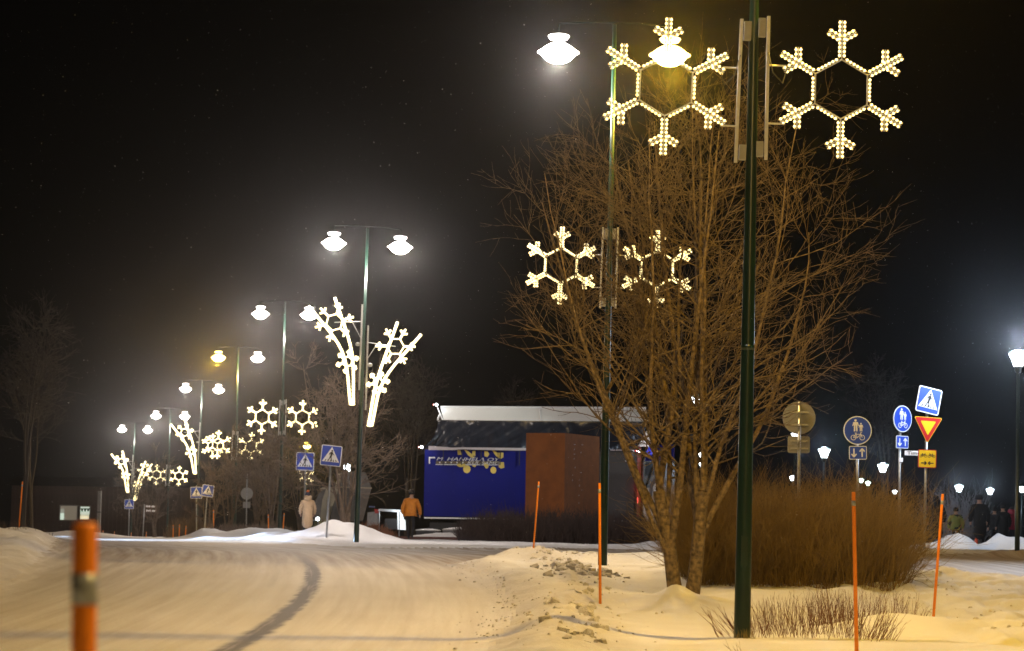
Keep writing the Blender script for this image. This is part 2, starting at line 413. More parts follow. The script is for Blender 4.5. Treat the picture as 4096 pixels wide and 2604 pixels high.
def spaced(segs):
    out = [segs[0][0]]
    for a, b, st in segs:
        n = max(1, int(round((b - a) / st))); out += list(a + (b - a) * (np.arange(n) + 1) / n)
    return np.array(out)
gx = spaced([(-140, -40, 5), (-40, -16, .6), (-16, -6, .10), (-6, 9.5, .07), (9.5, 16, .25), (16, 40, 1.0), (40, 140, 5)])
gy = spaced([(-25, 12, 3), (12, 20, .5), (20, 36, .10), (36, 62, .13), (62, 84, .13), (84, 100, .35), (100, 215, 1.5), (215, 420, 12)])
GX, GY = np.meshgrid(gx, gy, indexing='xy'); gxf, gyf = GX.ravel(), GY.ravel()
GZ = height(gxf, gyf); nx, ny = len(gx), len(gy)
cxm = .25 * (GX[:-1, :-1] + GX[1:, :-1] + GX[:-1, 1:] + GX[1:, 1:]).ravel(); cym = .25 * (GY[:-1, :-1] + GY[1:, :-1] + GY[:-1, 1:] + GY[1:, 1:]).ravel()
jj, ii = np.meshgrid(np.arange(ny - 1), np.arange(nx - 1), indexing='ij'); b0 = (jj * nx + ii).ravel()
QUADS = np.stack([b0, b0 + 1, b0 + nx + 1, b0 + nx], 1)
wob = .12 * fbm(cxm * 1.7, cym * 1.2, 3)
ROADF = inside(cxm + wob, cym + wob, ROADP)
ALLV = np.stack([gxf, gyf, GZ], 1)
def sub_sheet(name, faces, m):
    used = np.unique(faces); remap = np.zeros(len(ALLV), np.int64); remap[used] = np.arange(len(used))
    o = mesh_np(name, ALLV[used], remap[faces], m, smooth=True); return o, used
ground, gu = sub_sheet('snow_ground', QUADS[~ROADF], M_snow); tag(ground, kind='structure')
road, ru = sub_sheet('road', QUADS[ROADF], M_road); tag(road, kind='structure')
def pattr(o, name, arr, typ='FLOAT'):
    a = o.data.attributes.new(name, typ, 'POINT')
    a.data.foreach_set('value' if typ == 'FLOAT' else 'vector', np.asarray(arr, np.float32).ravel())
td, ts, tu = seg_dist(gxf[ru], gyf[ru], TRACKC, side=True)
wv = td + .05 * fbm(gxf[ru] * 3, gyf[ru] * 3, 3)
fade = sstep(0, 6, tu) * 0 + sstep(TRACKC.shape[0] and float(np.sum(np.hypot(*np.diff(TRACKC, axis=0).T))) - 1, float(np.sum(np.hypot(*np.diff(TRACKC, axis=0).T))) - 24, tu)
pattr(road, 'track', sstep(.23, .08, wv) * fade + .55 * np.exp(-((ts * td + .62) / .10) ** 2) * sstep(14, 18, tu) * sstep(26, 21, tu))
_wy = gyf[ru] + 2 * fbm(gxf[ru] * .3, gyf[ru] * .2, 3)
pattr(road, 'wear', np.clip(sstep(40, 52, _wy) * sstep(78, 70, _wy) + sstep(33, 46, _wy) * .25 + .14 * sstep(-3.2, -5.2, gxf[ru] + 1.2 * fbm(gxf[ru] * .4, gyf[ru] * .15, 3)) * sstep(60, 45, _wy), 0, 1))
pattr(road, 'flow', np.stack([ts * td * 5.0, tu * .13, np.zeros(len(ru))], 1), 'FLOAT_VECTOR')
sdg = seg_dist(gxf[gu], gyf[gu], ROADP, True)
pattr(ground, 'dirt', np.clip(.55 * np.exp(-(sdg / .5) ** 2) + .5 * np.exp(-(seg_dist(gxf[gu], gyf[gu], RIDGE) / .45) ** 2), 0, 1) * sstep(66, 58, gyf[gu]))

# lumps of ploughed snow along the bank
def lump_mesh(i):
    r = random.Random(100 + i); bm = bmesh.new()
    if i % 2: bmesh.ops.create_icosphere(bm, subdivisions=1, radius=1)
    else:
        bmesh.ops.create_cube(bm, size=1.7); bmesh.ops.bevel(bm, geom=bm.edges[:], offset=.22, segments=1, affect='EDGES')
    for v in bm.verts: v.co *= r.uniform(.72, 1.22); v.co.x *= 1 + .25 * math.sin(3 * v.co.y + i)
    me = bpy.data.meshes.new('snow_lump'); bm.to_mesh(me); bm.free(); me.materials.append(M_block); return me
import bmesh
LUMPS = [lump_mesh(i) for i in range(8)]
def scatter_lumps(n, line, spread, s0, s1):
    Lc = catmull(line, 10); out = []
    for i in range(n):
        p = Lc[rnd.randrange(len(Lc))]; x = p[0] + rnd.gauss(0, spread); y = p[1] + rnd.gauss(0, spread * 1.6)
        s = s0 + (s1 - s0) * rnd.random() ** 2.2; out.append((x, y, s))
    return out
HEAP = [gp(2250, 2262), gp(2300, 2285), gp(2330, 2300), gp(2370, 2310)]
ls = scatter_lumps(95, RIDGE, .20, .025, .08) + scatter_lumps(26, RIDGE2, .20, .025, .06) + scatter_lumps(46, HEAP, .26, .05, .125)
zz = height([a[0] for a in ls], [a[1] for a in ls])
for (x, y, s), z in zip(ls, zz):
    o = bpy.data.objects.new('snow_lump', rnd.choice(LUMPS)); COL.objects.link(o)
    o.location = (x, y, z + s * .08); o.scale = (s, s, s * rnd.uniform(.6, .9)); o.rotation_euler = (rnd.uniform(-.5, .5), rnd.uniform(-.5, .5), rnd.uniform(0, 6.3))
    tag(o, 'lump of dirty ploughed snow on the roadside bank by the orange markers', 'snow lump', 'snow lumps along the ploughed bank')
# crumbs too small to tell apart
mb = MB(); cr = scatter_lumps(300, RIDGE, .5, .008, .028) + scatter_lumps(120, RIDGE2, .5, .008, .025)
cr += [(rnd.uniform(4.6, 8), rnd.uniform(26, 46), rnd.uniform(.01, .035)) for _ in range(260)]
edge = [gp(1835, 2250), gp(1960, 2305), gp(2030, 2365), gp(2048, 2450), gp(2010, 2530)]
cr += scatter_lumps(200, edge, .22, .008, .03)
zz = height([a[0] for a in cr], [a[1] for a in cr])
for (x, y, s), z in zip(cr, zz):
    a, b = rnd.uniform(.7, 1.3), rnd.uniform(.5, .9); t = rnd.uniform(0, 6)
    q = [Vector((math.cos(t + k * 1.57) * s * a, math.sin(t + k * 1.57) * s, 0)) for k in range(4)]
    mb.add([Vector((x, y, z - s * .3)) + v for v in q] + [Vector((x, y, z + s * b)) + v * .5 for v in q], [(4, 5, 6, 7), (0, 1, 5, 4), (1, 2, 6, 5), (2, 3, 7, 6), (3, 0, 4, 7)])
tag(mb.build('snow_crumbs', M_clod), 'small crumbs of snow scattered along the ploughed bank and verge', 'snow crumbs', kind='stuff')
# ------------------------------------------------------------------ street lamps
def make_shade(parent, loc, col, power, name_l, yellow):
    """hanging two-tier lamp: small cap, wide flared shade, glowing bowl"""
    mE = opal_mat('sodium_bowl' if yellow else 'white_bowl', (1, .78, .34) if yellow else (1, .95, .92), 30 if not yellow else 22)
    mS = opal_mat('sodium_shade' if yellow else 'white_shade', (1, .66, .12) if yellow else (1, .93, .90), 5 if not yellow else 4)
    sh = MB().lathe([(.10, .17), (.17, .155), (.26, .10), (.33, .04), (.40, .0), (.405, -.012), (.36, -.016), (.0, -.012)], 24).build('lamp_shade', mS, parent, True); sh.location = loc
    cap = MB().lathe([(.12, .235), (.165, .245), (.21, .305), (.19, .325), (.10, .345), (.03, .35)], 20).build('cap', mS, sh, True)
    MB().lathe([(.05, -.215), (.15, -.20), (.24, -.15), (.315, -.07), (.35, -.018)], 24).build('bowl', mE, sh, True)
    point_light('lamp_light', sh, (0, 0, -.33), col, power, .10)
    return sh
def street_lamp(base, top, cols, powers, label, arm_turn=0, r0=.088, r1=.045, span=2.14):
    ax = (top - base); H = ax.length; ax = ax / H
    root = empty('street_lamp', base); root.rotation_euler = Vector((0, 0, 1)).rotation_difference(ax).to_euler()
    tag(root, label, 'street lamp', 'double street lamps along the road')
    mb = MB(); mb.tube([(0, 0, -.5), (0, 0, 0), (0, 0, H * .35), (0, 0, H * .65), (0, 0, H + .2)], [r0, r0, r0 * .76, r0 * .55, r1 * .85], 20)
    mb.build('pole', M_green, root, True)
    ca, sa = math.cos(arm_turn), math.sin(arm_turn)
    mb = MB(); mb.tube([(-span / 2 * ca, -span / 2 * sa, H + .2), (-.4 * ca, -.4 * sa, H + .24), (.4 * ca, .4 * sa, H + .24), (span / 2 * ca, span / 2 * sa, H + .2)], .02, 8)
    for s in (-1, 1): mb.tube([(s * span / 2 * ca, s * span / 2 * sa, H + .2), (s * span / 2 * ca, s * span / 2 * sa, H + .02)], .018, 8)
    mb.build('arm', mat('dark_arm_paint', (.004, .007, .006), .95, spec=.05), root, True)
    MB().lathe([(r0 * .83, H * .292), (r0 * .83, H * .296), (r0 * .80, H * .297)], 20).build('collar', M_green, root, True)
    if r0 > .08: MB().box((0, -r0 * .98, .9), (.07, .012, .32)).build('service_hatch', M_green, root)
    for s, c, p in zip((-1, 1), cols, powers):
        if c is None: continue
        sh = make_shade(root, (s * span / 2 * ca, s * span / 2 * sa, H - .36), SODIUM if c == 'y' else WHITE_L, p, '', c == 'y')
        sh['label'] = 'yellow glowing sodium lamp head' if c == 'y' else 'white glowing lamp head'
    return root
def lamp_top(px, py, D): return W(px, py, D)
PW, PY = 1450, 2700
POLES = []
def pole(bpx, bpy_, tpx, tpy, D, cols, powers, label, turn):
    b = W(bpx, bpy_, D); b.z = min(b.z, ground_z(b.x, b.y)) ; t = W(tpx, tpy, D); POLES.append((b, t, D))
    return street_lamp(b, t, cols, powers, label, turn)
pole(2968, 2545, 3043, -1290, 25, 'wy', (PW * .6, PY * 1.2), 'green double street lamp nearest the camera beside the low red shrub', 0)
pole(2410, 2255, 2458, 140, 45, 'wy', (PW * 1.0, PY * .95), 'green double street lamp with one yellow head behind the big snowflake', 0)
pole(1425, 2140, 1470, 935, 75, 'ww', (PW, PW), 'green double street lamp carrying the tallest pair of light sprays', R(14))
pole(1118, 2140, 1140, 1225, 105, 'ww', (PW, PW), 'double street lamp with two white heads above the zebra crossing signs', R(4))
pole(938, 2140, 953, 1405, 130, 'yw', (PY, PW), 'double street lamp whose far head glows yellow over the road', R(8))
pole(785, 2140, 809, 1535, 155, 'ww', (PW, PW), 'double street lamp carrying the single light spray over the trees', R(6))
pole(668, 2145, 682, 1645, 178, 'ww', (PW, PW), 'double street lamp with one head shining behind the light spray', R(6))
pole(522, 2150, 540, 1702, 200, 'ww', (PW, PW), 'most distant double street lamp with a small pair of light sprays', R(8))

# the same row goes on beside the camera, its pole out of the frame
_b0 = Vector((3.3, 4.5, -1.2)); street_lamp(_b0, _b0 + Vector((.15, 0, 10.3)), 'wy', (PW * .4, PY * .8), 'green double street lamp beside the camera with one yellow head', 0)
# ------------------------------------------------------------------ lit snowflakes
def flake_lines(R_):
    """single-row lines (hexagon sides) and double-row lines (arms) in the xz plane"""
    h = .43 * R_; hexv = [(h * math.sin(k * math.pi / 3), h * math.cos(k * math.pi / 3)) for k in range(6)]
    sides = [(hexv[k], hexv[(k + 1) % 6]) for k in range(6)]; arms = []
    for k in range(6):
        a = k * math.pi / 3; d = (math.sin(a), math.cos(a))
        P = lambda r, s=0: (d[0] * r * R_ + d[1] * s * R_, d[1] * r * R_ - d[0] * s * R_)
        arms += [(P(.43), P(1.0)), (P(.72), P(.835, .20)), (P(.72), P(.835, -.20))]
    return sides, arms
def bulb_mesh(r):
    mb = MB().lathe([(r * .35, -r * .9), (r * .9, -r * .4), (r, .1 * r), (r * .75, r * .7), (r * .25, r)], 7); o = mb.build('bulb', M_bulb); me = o.data
    me.polygons.foreach_set('use_smooth', np.ones(len(me.polygons), bool)); bpy.data.objects.remove(o); return me
BULB = bulb_mesh(.0150); BULB_FAR = bulb_mesh(.0215)
def flake(cpx, cpy, D, hpx, label, side, detail, pole_dx, tilt=0, group='lit snowflakes on the lamp poles'):
    c = W(cpx, cpy, D); Rr = hpx / 2 / (FPX / D)
    root = empty('snowflake_light', c, (0, tilt - ROLL * 0, 0)); tag(root, label, 'snowflake light', group)
    sides, arms = flake_lines(Rr); fr = MB(); rope = MB(); bulbs = []
    off = .026
    def row(a, b, o, start=.04, end=0.0):
        a = Vector((a[0], 0, a[1])); b = Vector((b[0], 0, b[1])); d = b - a; L = d.length; d /= L; nrm = Vector((d.z, 0, -d.x)) * o
        p0 = a + d * start + nrm; p1 = b - d * end + nrm
        rope.tube([p0, p1], .0085 if detail == 2 else .009, 6)
        n = max(2, int(round((p1 - p0).length / .047)))
        for i in range(n): bulbs.append(p0 + (p1 - p0) * ((i + .5) / n))
    for a, b in sides:
        fr.tube([(a[0], 0, a[1]), (b[0], 0, b[1])], .0085, 6); row(a, b, -off, .03, .03)
    for i, (a, b) in enumerate(arms):
        fr.tube([(a[0], 0, a[1]), (b[0], 0, b[1])], .0075, 6)
        row(a, b, off, .02); row(a, b, -off, .02)
    if detail:
        fr.build('frame', M_alu, root); rope.build('light_rope', M_rope, root)
        for p in bulbs:
            o = bpy.data.objects.new('bulb', BULB if D < 40 else BULB_FAR); o.location = p; o.rotation_euler = (rnd.uniform(-.3, .3), rnd.uniform(-3, 3), 0); link(o, root)
    else:
        fr.build('frame', M_alu, root)
        mb = MB()
        for a, b in sides: mb.tube([(a[0], -.02, a[1]), (b[0], -.02, b[1])], .021, 5)
        for a, b in arms: mb.tube([(a[0], -.02, a[1]), (b[0], -.02, b[1])], .040, 5)
        mb.build('light_rope', M_ropefar, root)
        bb = MB()
        for p in bulbs:
            if rnd.random() < .5: bb.lathe([(.012, -.02), (.024, 0), (.012, .02)], 5, p + Vector((0, -.035, 0)))
        tag(bb.build('bulbs', M_bulb, root), kind='stuff')
    # mounting rail beside the pole
    if side and pole_dx is not None:
        xr = pole_dx - side * .14; zt, zb = Rr * 1.03, -Rr * 1.05
        MB().box((xr, 0, (zt + zb) / 2), (.034, .034, zt - zb)).build('mounting_rail', M_alu, root)
        for z in (.30, -.50):
            a0 = side * -1
            tipx = -side * -1 * .82 * Rr
            am = MB(); am.tube([(side * -1 * -.80 * Rr, 0, z * Rr * 1.05), (xr, 0, z * Rr * 1.05)], .011, 6); am.build('arm', M_alu, root)
        for z in (.86, -.90):
            MB().box((xr + side * .068, 0, z * Rr), (.075, .07, .16 if z < 0 else .20)).build('junction_box', M_plastic, root)
        cbl = MB(); cbl.tube([(xr, -.03, .5 * Rr), (xr - side * .05, -.05, .2 * Rr), (xr - side * .16, -.04, .05 * Rr), (xr - side * .2, -.02, .25 * Rr), (side * .78 * Rr, 0, .34 * Rr)], .007, 6); cbl.build('cable', M_cable, root, True)
    return root
def pole_x(i, py):
    return None
# side = +1: the pole stands on the flake's plus-x side
def pflake(cpx, cpy, D, hpx, ppx, label, detail, tilt=0):
    dx = (ppx - cpx) / (FPX / D); side = 1 if dx > 0 else -1
    return flake(cpx, cpy, D, hpx, label, side, detail, dx, tilt)
pflake(2664, 345, 24.95, 566, 3012, 'large lit snowflake with a yellow street lamp shining through its top', 2, R(2.0))
pflake(3365, 357, 24.95, 566, 3012, 'large lit snowflake against black sky beside the nearest pole, above thin twigs', 2, R(0.8))
pflake(2244, 1062, 45, 315, 2437, 'mid-sized lit snowflake clear of the branches, on the second pole', 2, R(1.5))
pflake(2628, 1075, 45, 315, 2437, 'mid-sized lit snowflake half hidden behind the tree branches', 2, R(1))
pflake(1049, 1668, 104.9, 138, 1130, 'small lit snowflake on the road side of the pole above the trees', 0, R(1.5))
pflake(1210, 1670, 104.9, 138, 1130, 'small lit snowflake above the lower yellow lamp and zebra sign', 0, R(1))
pflake(872, 1778, 129.8, 114, 939, 'small lit snowflake overlapping another one behind it', 0, R(2))
pflake(1004, 1786, 129.8, 114, 939, 'small lit snowflake hanging alone in front of bare treetops', 0, R(2))
flake(851, 1785, 150, 100, 'dimmer lit snowflake seen through the one in front of it', 0, 0, None)
pflake(627, 1899, 177.5, 82, 672, 'tiny lit snowflake touching the far light spray', 0, R(2))
pflake(716, 1904, 177.5, 80, 672, 'tiny lit snowflake above the bare far tree', 0, R(2))

# ------------------------------------------------------------------ light sprays (two curved rods with two snowflakes)
def spray(D, bottoms, mids, tops, big, small, ppx, label, k, rail):
    pl = PL(*bottoms[0], D); root = empty('light_spray', pl.origin); tag(root, label, 'light spray', 'light sprays of rods and snowflakes')
    s = FPX / D
    for i in range(2):
        pts = catmull([(*pl(*bottoms[i]),), (*pl(*mids[i]),), (*pl(*tops[i]),)], 6)
        mb = MB(); mb.tube([(p[0], 0, p[1]) for p in pts], .043 * k, 8); mb.build('light_rod', M_sprayrope, root, True)
        bb = MB()
        for j in range(len(pts) - 1):
            for t in (0, .33, .66):
                q = pts[j] * (1 - t) + pts[j + 1] * t; bb.lathe([(.02, -.024), (.056 * k, 0), (.02, .024)], 6, (q[0], 0, q[1]))
        tag(bb.build('bulbs', M_bulb, root), kind='stuff')
    mb = MB(); mb.tube([(*pl(*bottoms[0]), 0)[:1] + (0,) + pl(*bottoms[0])[1:], (pl(*bottoms[1])[0], 0, pl(*bottoms[1])[1])], .03, 6); mb.build('foot_bar', M_sprayrope, root)
    for nm, (cx_, cy_, r, tl), w in (('large_snowflake', big, .028), ('small_snowflake', small, .034)):
        c = pl(cx_, cy_); Rr = r / s; sides, arms = flake_lines(Rr); mb = MB(); ct, st = math.cos(tl), math.sin(tl)
        f = lambda p: (c[0] + p[0] * ct + p[1] * st, -.05, c[1] - p[0] * st + p[1] * ct)
        for a, b in sides: mb.tube([f(a), f(b)], w * .8 * k, 5)
        for a, b in arms: mb.tube([f(a), f(b)], w * 1.25 * k, 5)
        mb.build(nm, M_sprayrope, root)
    if rail:
        (x0, y0), (x1, y1) = rail
        a, b = pl(x0, y0), pl(x1, y1)
        MB().box(((a[0] + b[0]) / 2, .02, (a[1] + b[1]) / 2), (.05, .05, abs(a[1] - b[1])), Matrix.Rotation(math.atan2(a[0] - b[0], a[1] - b[1]), 3, 'Y')).build('mounting_rail', M_alu, root)
        bg = pl(big[0], big[1]); r1 = (a[0] * .8 + b[0] * .2, a[1] * .8 + b[1] * .2); r2 = (a[0] * .6 + b[0] * .4, a[1] * .6 + b[1] * .4)
        mb = MB(); mb.tube([(bg[0], 0, bg[1]), (r1[0], .02, r1[1])], .013, 6); mb.build('strut', M_alu, root)
        mb = MB(); mb.tube([(bg[0] * .35 + r1[0] * .65, 0, bg[1] * .35 + r1[1] * .65), (r2[0], .02, r2[1])], .011, 6); mb.build('strut', M_alu, root)
        MB().lathe([(.03, -.06), (.07, -.03), (.07, .03), (.03, .06)], 8, (r2[0] + (.10 if bg[0] > a[0] else -.10), 0, r2[1] - .18)).build('junction_box', M_plastic, root)
    return root
spray(74.8, [(1402, 1618), (1414, 1618)], [(1367, 1405), (1405, 1405)], [(1232, 1222), (1336, 1188)], (1336, 1288, 80, R(14)), (1389, 1446, 48, R(10)), 1447,
      'tall light spray on the road side of the pole, flake near the white lamp head', 1.0, [(1447, 1215), (1436, 1560)])
spray(74.8, [(1473, 1703), (1487, 1703)], [(1508, 1520), (1535, 1520)], [(1589, 1286), (1684, 1336)], (1581, 1385, 80, R(30)), (1512, 1532, 48, R(20)), 1460,
      'tall light spray leaning over the bare tree and the dark truck side', 1.0, [(1470, 1300), (1462, 1640)])
spray(154.6, [(776, 1895), (784, 1895)], [(750, 1790), (774, 1790)], [(681, 1697), (735, 1675)], (737, 1730, 37, R(14)), (764, 1808, 24, R(10)), 800,
      'light spray of the middle distance beside the crossed snowflakes', 1.25, [(798, 1690), (790, 1860)])
spray(199.5, [(507, 1970), (514, 1970)], [(489, 1880), (506, 1880)], [(443, 1817), (487, 1804)], (484, 1846, 30, R(14)), (502, 1904, 19, R(10)), 530,
      'farthest light spray on the road side of its pole, above a dark building', 1.4, [(530, 1820), (525, 1950)])
spray(199.5, [(536, 2001), (543, 2001)], [(550, 1930), (562, 1930)], [(580, 1846), (606, 1856)], (577, 1880, 28, R(30)), (549, 1940, 18, R(20)), 530,
      'farthest light spray leaning towards the bare trees above the small zebra sign', 1.4, [(535, 1850), (530, 1970)])
# ------------------------------------------------------------------ bare trees and bushes
def norm(a): return a / (np.linalg.norm(a, axis=-1, keepdims=True) + 1e-9)
def curves(rng, S, Dr, L, n, up, wob):
    """N polylines from starts S along Dr, lengths L, bending upward and wandering"""
    N = len(S); P = np.empty((N, n, 3)); P[:, 0] = S; d = norm(Dr); st = (L / (n - 1))[:, None]
    for i in range(1, n):
        d = norm(d + np.array([0, 0, 1.]) * up + rng.normal(0, wob, (N, 3))); P[:, i] = P[:, i - 1] + d * st
    return P
def offshoots(rng, P, Rr, per, t0, t1, ang, lenf, rf, rmin, bias=None):
    N, n, _ = P.shape; idx = np.repeat(np.arange(N), per); t = rng.uniform(t0, t1, len(idx))
    f = t * (n - 1); i = np.minimum(f.astype(int), n - 2); fr = (f - i)[:, None]
    S = P[idx, i] * (1 - fr) + P[idx, i + 1] * fr; T = norm(P[idx, i + 1] - P[idx, i])
    r = Rr[idx, i] * (1 - fr[:, 0]) + Rr[idx, i + 1] * fr[:, 0]
    rv = rng.normal(0, 1, (len(idx), 3)); side = norm(rv - T * (rv * T).sum(1, keepdims=True))
    a = rng.normal(ang, .2, len(idx))[:, None]; Dr = T * np.cos(a) + side * np.sin(a)
    if bias is not None: Dr = norm(Dr + bias)
    return S, Dr, t, np.maximum(r * rf, rmin), idx
def bare_tree(seed, H, spread, stems, split_h, n2, n3, n4, rt, sides=(9, 6, 4, 3, 3), rmin=.004, trunk_dirs=None, big_=False):
    rng = np.random.default_rng(seed)
    if trunk_dirs is None:
        k = max(1, stems // 3); az = rng.uniform(0, 6.28, k); trunk_dirs = np.stack([.18 * np.cos(az), .18 * np.sin(az), np.ones(k)], 1)
    td = np.asarray(trunk_dirs, float); k = len(td)
    S0 = np.stack([td[:, 0] * rt * .62 / .2, td[:, 1] * rt * .6 / .2, np.full(k, -.3)], 1) * np.array([1, 1, 1])
    L0 = np.full(k, split_h + .3) * rng.uniform(.92, 1.08, k)
    P0 = curves(rng, S0, td, L0, 8, .03, .035); R0 = np.linspace(1.12, .84, 8)[None] * np.full((k, 1), rt); R0[:, 0] *= 1.2; R0[:, 1] *= 1.08
    per = max(1, stems // k); out = [(P0, R0, sides[0])]
    idx = np.repeat(np.arange(k), per); j = np.tile(np.arange(per), k); t = np.where(j == 0, 1.0, rng.uniform(.45, 1.0, len(idx))); f = t * 7; i = np.minimum(f.astype(int), 6); fr = (f - i)[:, None]
    S1 = P0[idx, i] * (1 - fr) + P0[idx, i + 1] * fr
    az = (j + rng.uniform(-.3, .3, len(idx))) * 2 * math.pi / per + idx; tilt = rng.uniform(.12, .60, len(idx)) * spread
    D1 = np.stack([np.sin(tilt) * np.cos(az), np.sin(tilt) * np.sin(az), np.cos(tilt)], 1) + .35 * norm(td[idx])
    L1 = (H - S1[:, 2]) * rng.uniform(.85, 1.02, len(idx)) * np.where(tilt > .45, .85, 1)
    P1 = curves(rng, S1, D1, L1, 12, .05, .055); R1 = np.linspace(1, .16, 12)[None] * (rt * .52 * rng.uniform(.75, 1.15, (len(idx), 1))); out.append((P1, R1, sides[1]))
    S, D, t, r, _ = offshoots(rng, P1, R1, n2, .06, .98, 1.0, 0, .46, .0062)
    keep = S[:, 2] > split_h * 1.15; S, D, t, r = S[keep], D[keep], t[keep], r[keep]
    L = (H * .38 * (1 - .78 * t) + .32) * rng.uniform(.6, 1.15, len(S)) * (.7 + .3 * spread)
    P2 = curves(rng, S, D, L, 9, .045, .10); ok_ = ~((P2[:, -1, 0] > 2.3) & (P2[:, -1, 2] < H * .47)) & ~((P2[:, -1, 0] < -1.7) & (P2[:, -1, 2] < H * .40)) if big_ else np.ones(len(P2), bool); P2 = P2[ok_]; r = r[ok_]; R2 = np.linspace(1, .28, 9)[None] * r[:, None]; out.append((P2, R2, sides[2]))
    S, D, t, r, _ = offshoots(rng, P2, R2, n3, .15, 1.0, .7, 0, .62, rmin * 1.3)
    L = (.9 * (1 - .55 * t) + .12) * rng.uniform(.5, 1.1, len(S)) * H / 6.7
    P3 = curves(rng, S, D, L, 6, .04, .14); R3 = np.linspace(1, .5, 6)[None] * r[:, None]; out.append((P3, R3, sides[3]))
    if n4:
        S, D, t, r, _ = offshoots(rng, P3, R3, n4, .2, 1.0, .65, 0, .7, rmin)
        L = rng.uniform(.10, .36, len(S)) * H / 6.7
        P4 = curves(rng, S, D, L, 4, .06, .12); R4 = np.linspace(1, .6, 4)[None] * r[:, None]; out.append((P4, R4, sides[4]))
    trunk = joinVF([tubes_np(*out[0]), tubes_np(*out[1])]); crown = joinVF([tubes_np(*q) for q in out[2:]])
    return trunk, crown
def plant_tree(loc, data, m, label, group=None, cat='tree', name='bare_tree', rz=0, sc=1):
    root = empty(name, loc, (0, 0, rz)); root.scale = (sc,) * 3; tag(root, label, cat, group)
    (tv, tf), (cv, cf) = data
    mesh_np('trunk', tv, tf, m, root, True); tag(mesh_np('crown', cv, cf, m, root), kind='stuff')
    return root
def copy_tree_thing(src, loc, rz, sc, label):
    c = src.copy(); COL.objects.link(c); c.location = loc; c.rotation_euler = (0, 0, rz); c.scale = sc if hasattr(sc, '__len__') else (sc,) * 3; c['label'] = label
    for ch in src.children:
        k = ch.copy(); COL.objects.link(k); k.parent = c
    return c
big = bare_tree(5, 7.7, 1.08, 15, 1.45, 16, 9, 3, .102, trunk_dirs=[(-.17, .03, 1), (.20, -.02, 1)], rmin=.0026, big_=True)
loc = gpt(2745, 34, .0); loc.z = min(loc.z, -.93)
plant_tree(loc, big, M_bark, 'large bare tree forking at its snowy foot behind the nearest lamp pole', cat='tree')

mid = bare_tree(21, 6.2, .85, 9, 1.2, 12, 8, 3, .10, (7, 5, 3, 3, 3), .007)
g = 'bare trees along the far pavement'
t0 = plant_tree(gpt(1400, 80, -.2), mid, M_barkr, 'bare tree behind the lamp pole with the tallest light sprays', g, sc=.98)
far = bare_tree(33, 6.0, .8, 7, 1.1, 9, 7, 2, .11, (6, 4, 3, 3, 3), .011)
f0 = plant_tree(gpt(1130, 112, -.2), far, M_barkd, 'dark bare tree standing under the two small clear snowflakes', g, sc=1.0)
for px, D, rz, sc, lab in [(1235, 104, 1.0, .92, 'bare tree behind the hooded person and the zebra sign'), (1030, 122, 2.2, .98, 'bare tree among the dark trunks beside the round sign'),
                           (915, 130, 3.5, 1.0, 'bare tree leaning over the leaning zebra sign'), (850, 136, 4.4, .85, 'thin bare tree next to the pair of far zebra signs'),
                           (640, 165, 5.2, 1.05, 'bare far tree with a pale trunk by the finger signpost'), (575, 175, .6, .9, 'low bare far tree behind the finger signpost'),
                           (1085, 128, 5.7, 1.0, 'bare tree crowded between two taller ones in the far row')]:
    copy_tree_thing(f0, gpt(px, D, -.2), rz, sc, lab)
# tall thin trunks fading into the dark
tall = bare_tree(44, 12.0, .30, 3, 5, 22, 7, 2, .15, (6, 4, 3, 3, 3), .012, trunk_dirs=[(0.02, 0, 1)])
g = 'tall dark trees at the edge of the light'
t1 = plant_tree(gpt(105, 120, -.2), tall, mat('night_bark', (.028, .022, .017), .95), 'tall dark birch near the leaning orange marker and the snow bank', g)
for px, D, rz, sc, lab in [(1665, 125, 1, .8, 'tall dark tree rising beside the blue truck side'), (145, 132, 2, .9, 'second tall dark trunk close by the birch and the dark building'),
                           (1640, 150, 4, .9, 'faint tall tree behind the orange-jacketed person'), (2100, 150, 3, .85, 'faint tall tree rising behind the white lit panel of the truck'), (3560, 120, 2.5, .8, 'faint dark tree behind the park lamps')]:
    copy_tree_thing(t1, gpt(px, D, -.2), rz, sc, lab)

def twig_mass(seed, xs, ys, n, hgt, rad, subs, lean=None, n_pts=6, wob=.07, tilt=.22, rsub=.65, edge=.5, hv=.6, sang=.5):
    """upright stems with side twigs growing from the snow"""
    rng = np.random.default_rng(seed); x = rng.uniform(xs[0], xs[1], n); y = rng.uniform(ys[0], ys[1], n)
    z = height(x, y) - .03; S = np.stack([x, y, z], 1)
    D = np.stack([rng.normal(0, tilt, n), rng.normal(0, tilt, n), np.ones(n)], 1)
    if lean is not None: D += lean(x, y)
    u = (x - xs[0]) / (xs[1] - xs[0]); e = np.minimum(1, np.minimum(u, 1 - u) / .12)
    L = hgt * rng.uniform(hv, 1.08, n) * (1 + .16 * fbm(x * 1.3, y * .9, 3)) * (edge + (1 - edge) * e)
    P = curves(rng, S, D, L, n_pts, .03, wob); Rr = np.linspace(1, .45, n_pts)[None] * (rad * rng.uniform(.7, 1.3, (n, 1)))
    parts = [tubes_np(P, Rr, 3)]
    if subs:
        S2, D2, t, r, idx = offshoots(rng, P, Rr, subs, .2, .95, sang, 0, rsub, rad * .45)
        P2 = curves(rng, S2, D2, L[idx] * rng.uniform(.2, .5, len(idx)), 4, .04, wob); parts.append(tubes_np(P2, np.linspace(1, .5, 4)[None] * r[:, None], 3))
    return joinVF(parts)
def bush(name, data, m, label, cat):
    v, f = data; o = mesh_np(name, v, f, m); return tag(o, label, cat)
xa, xb = X(2715, 41)[0], X(3535, 41)[0]
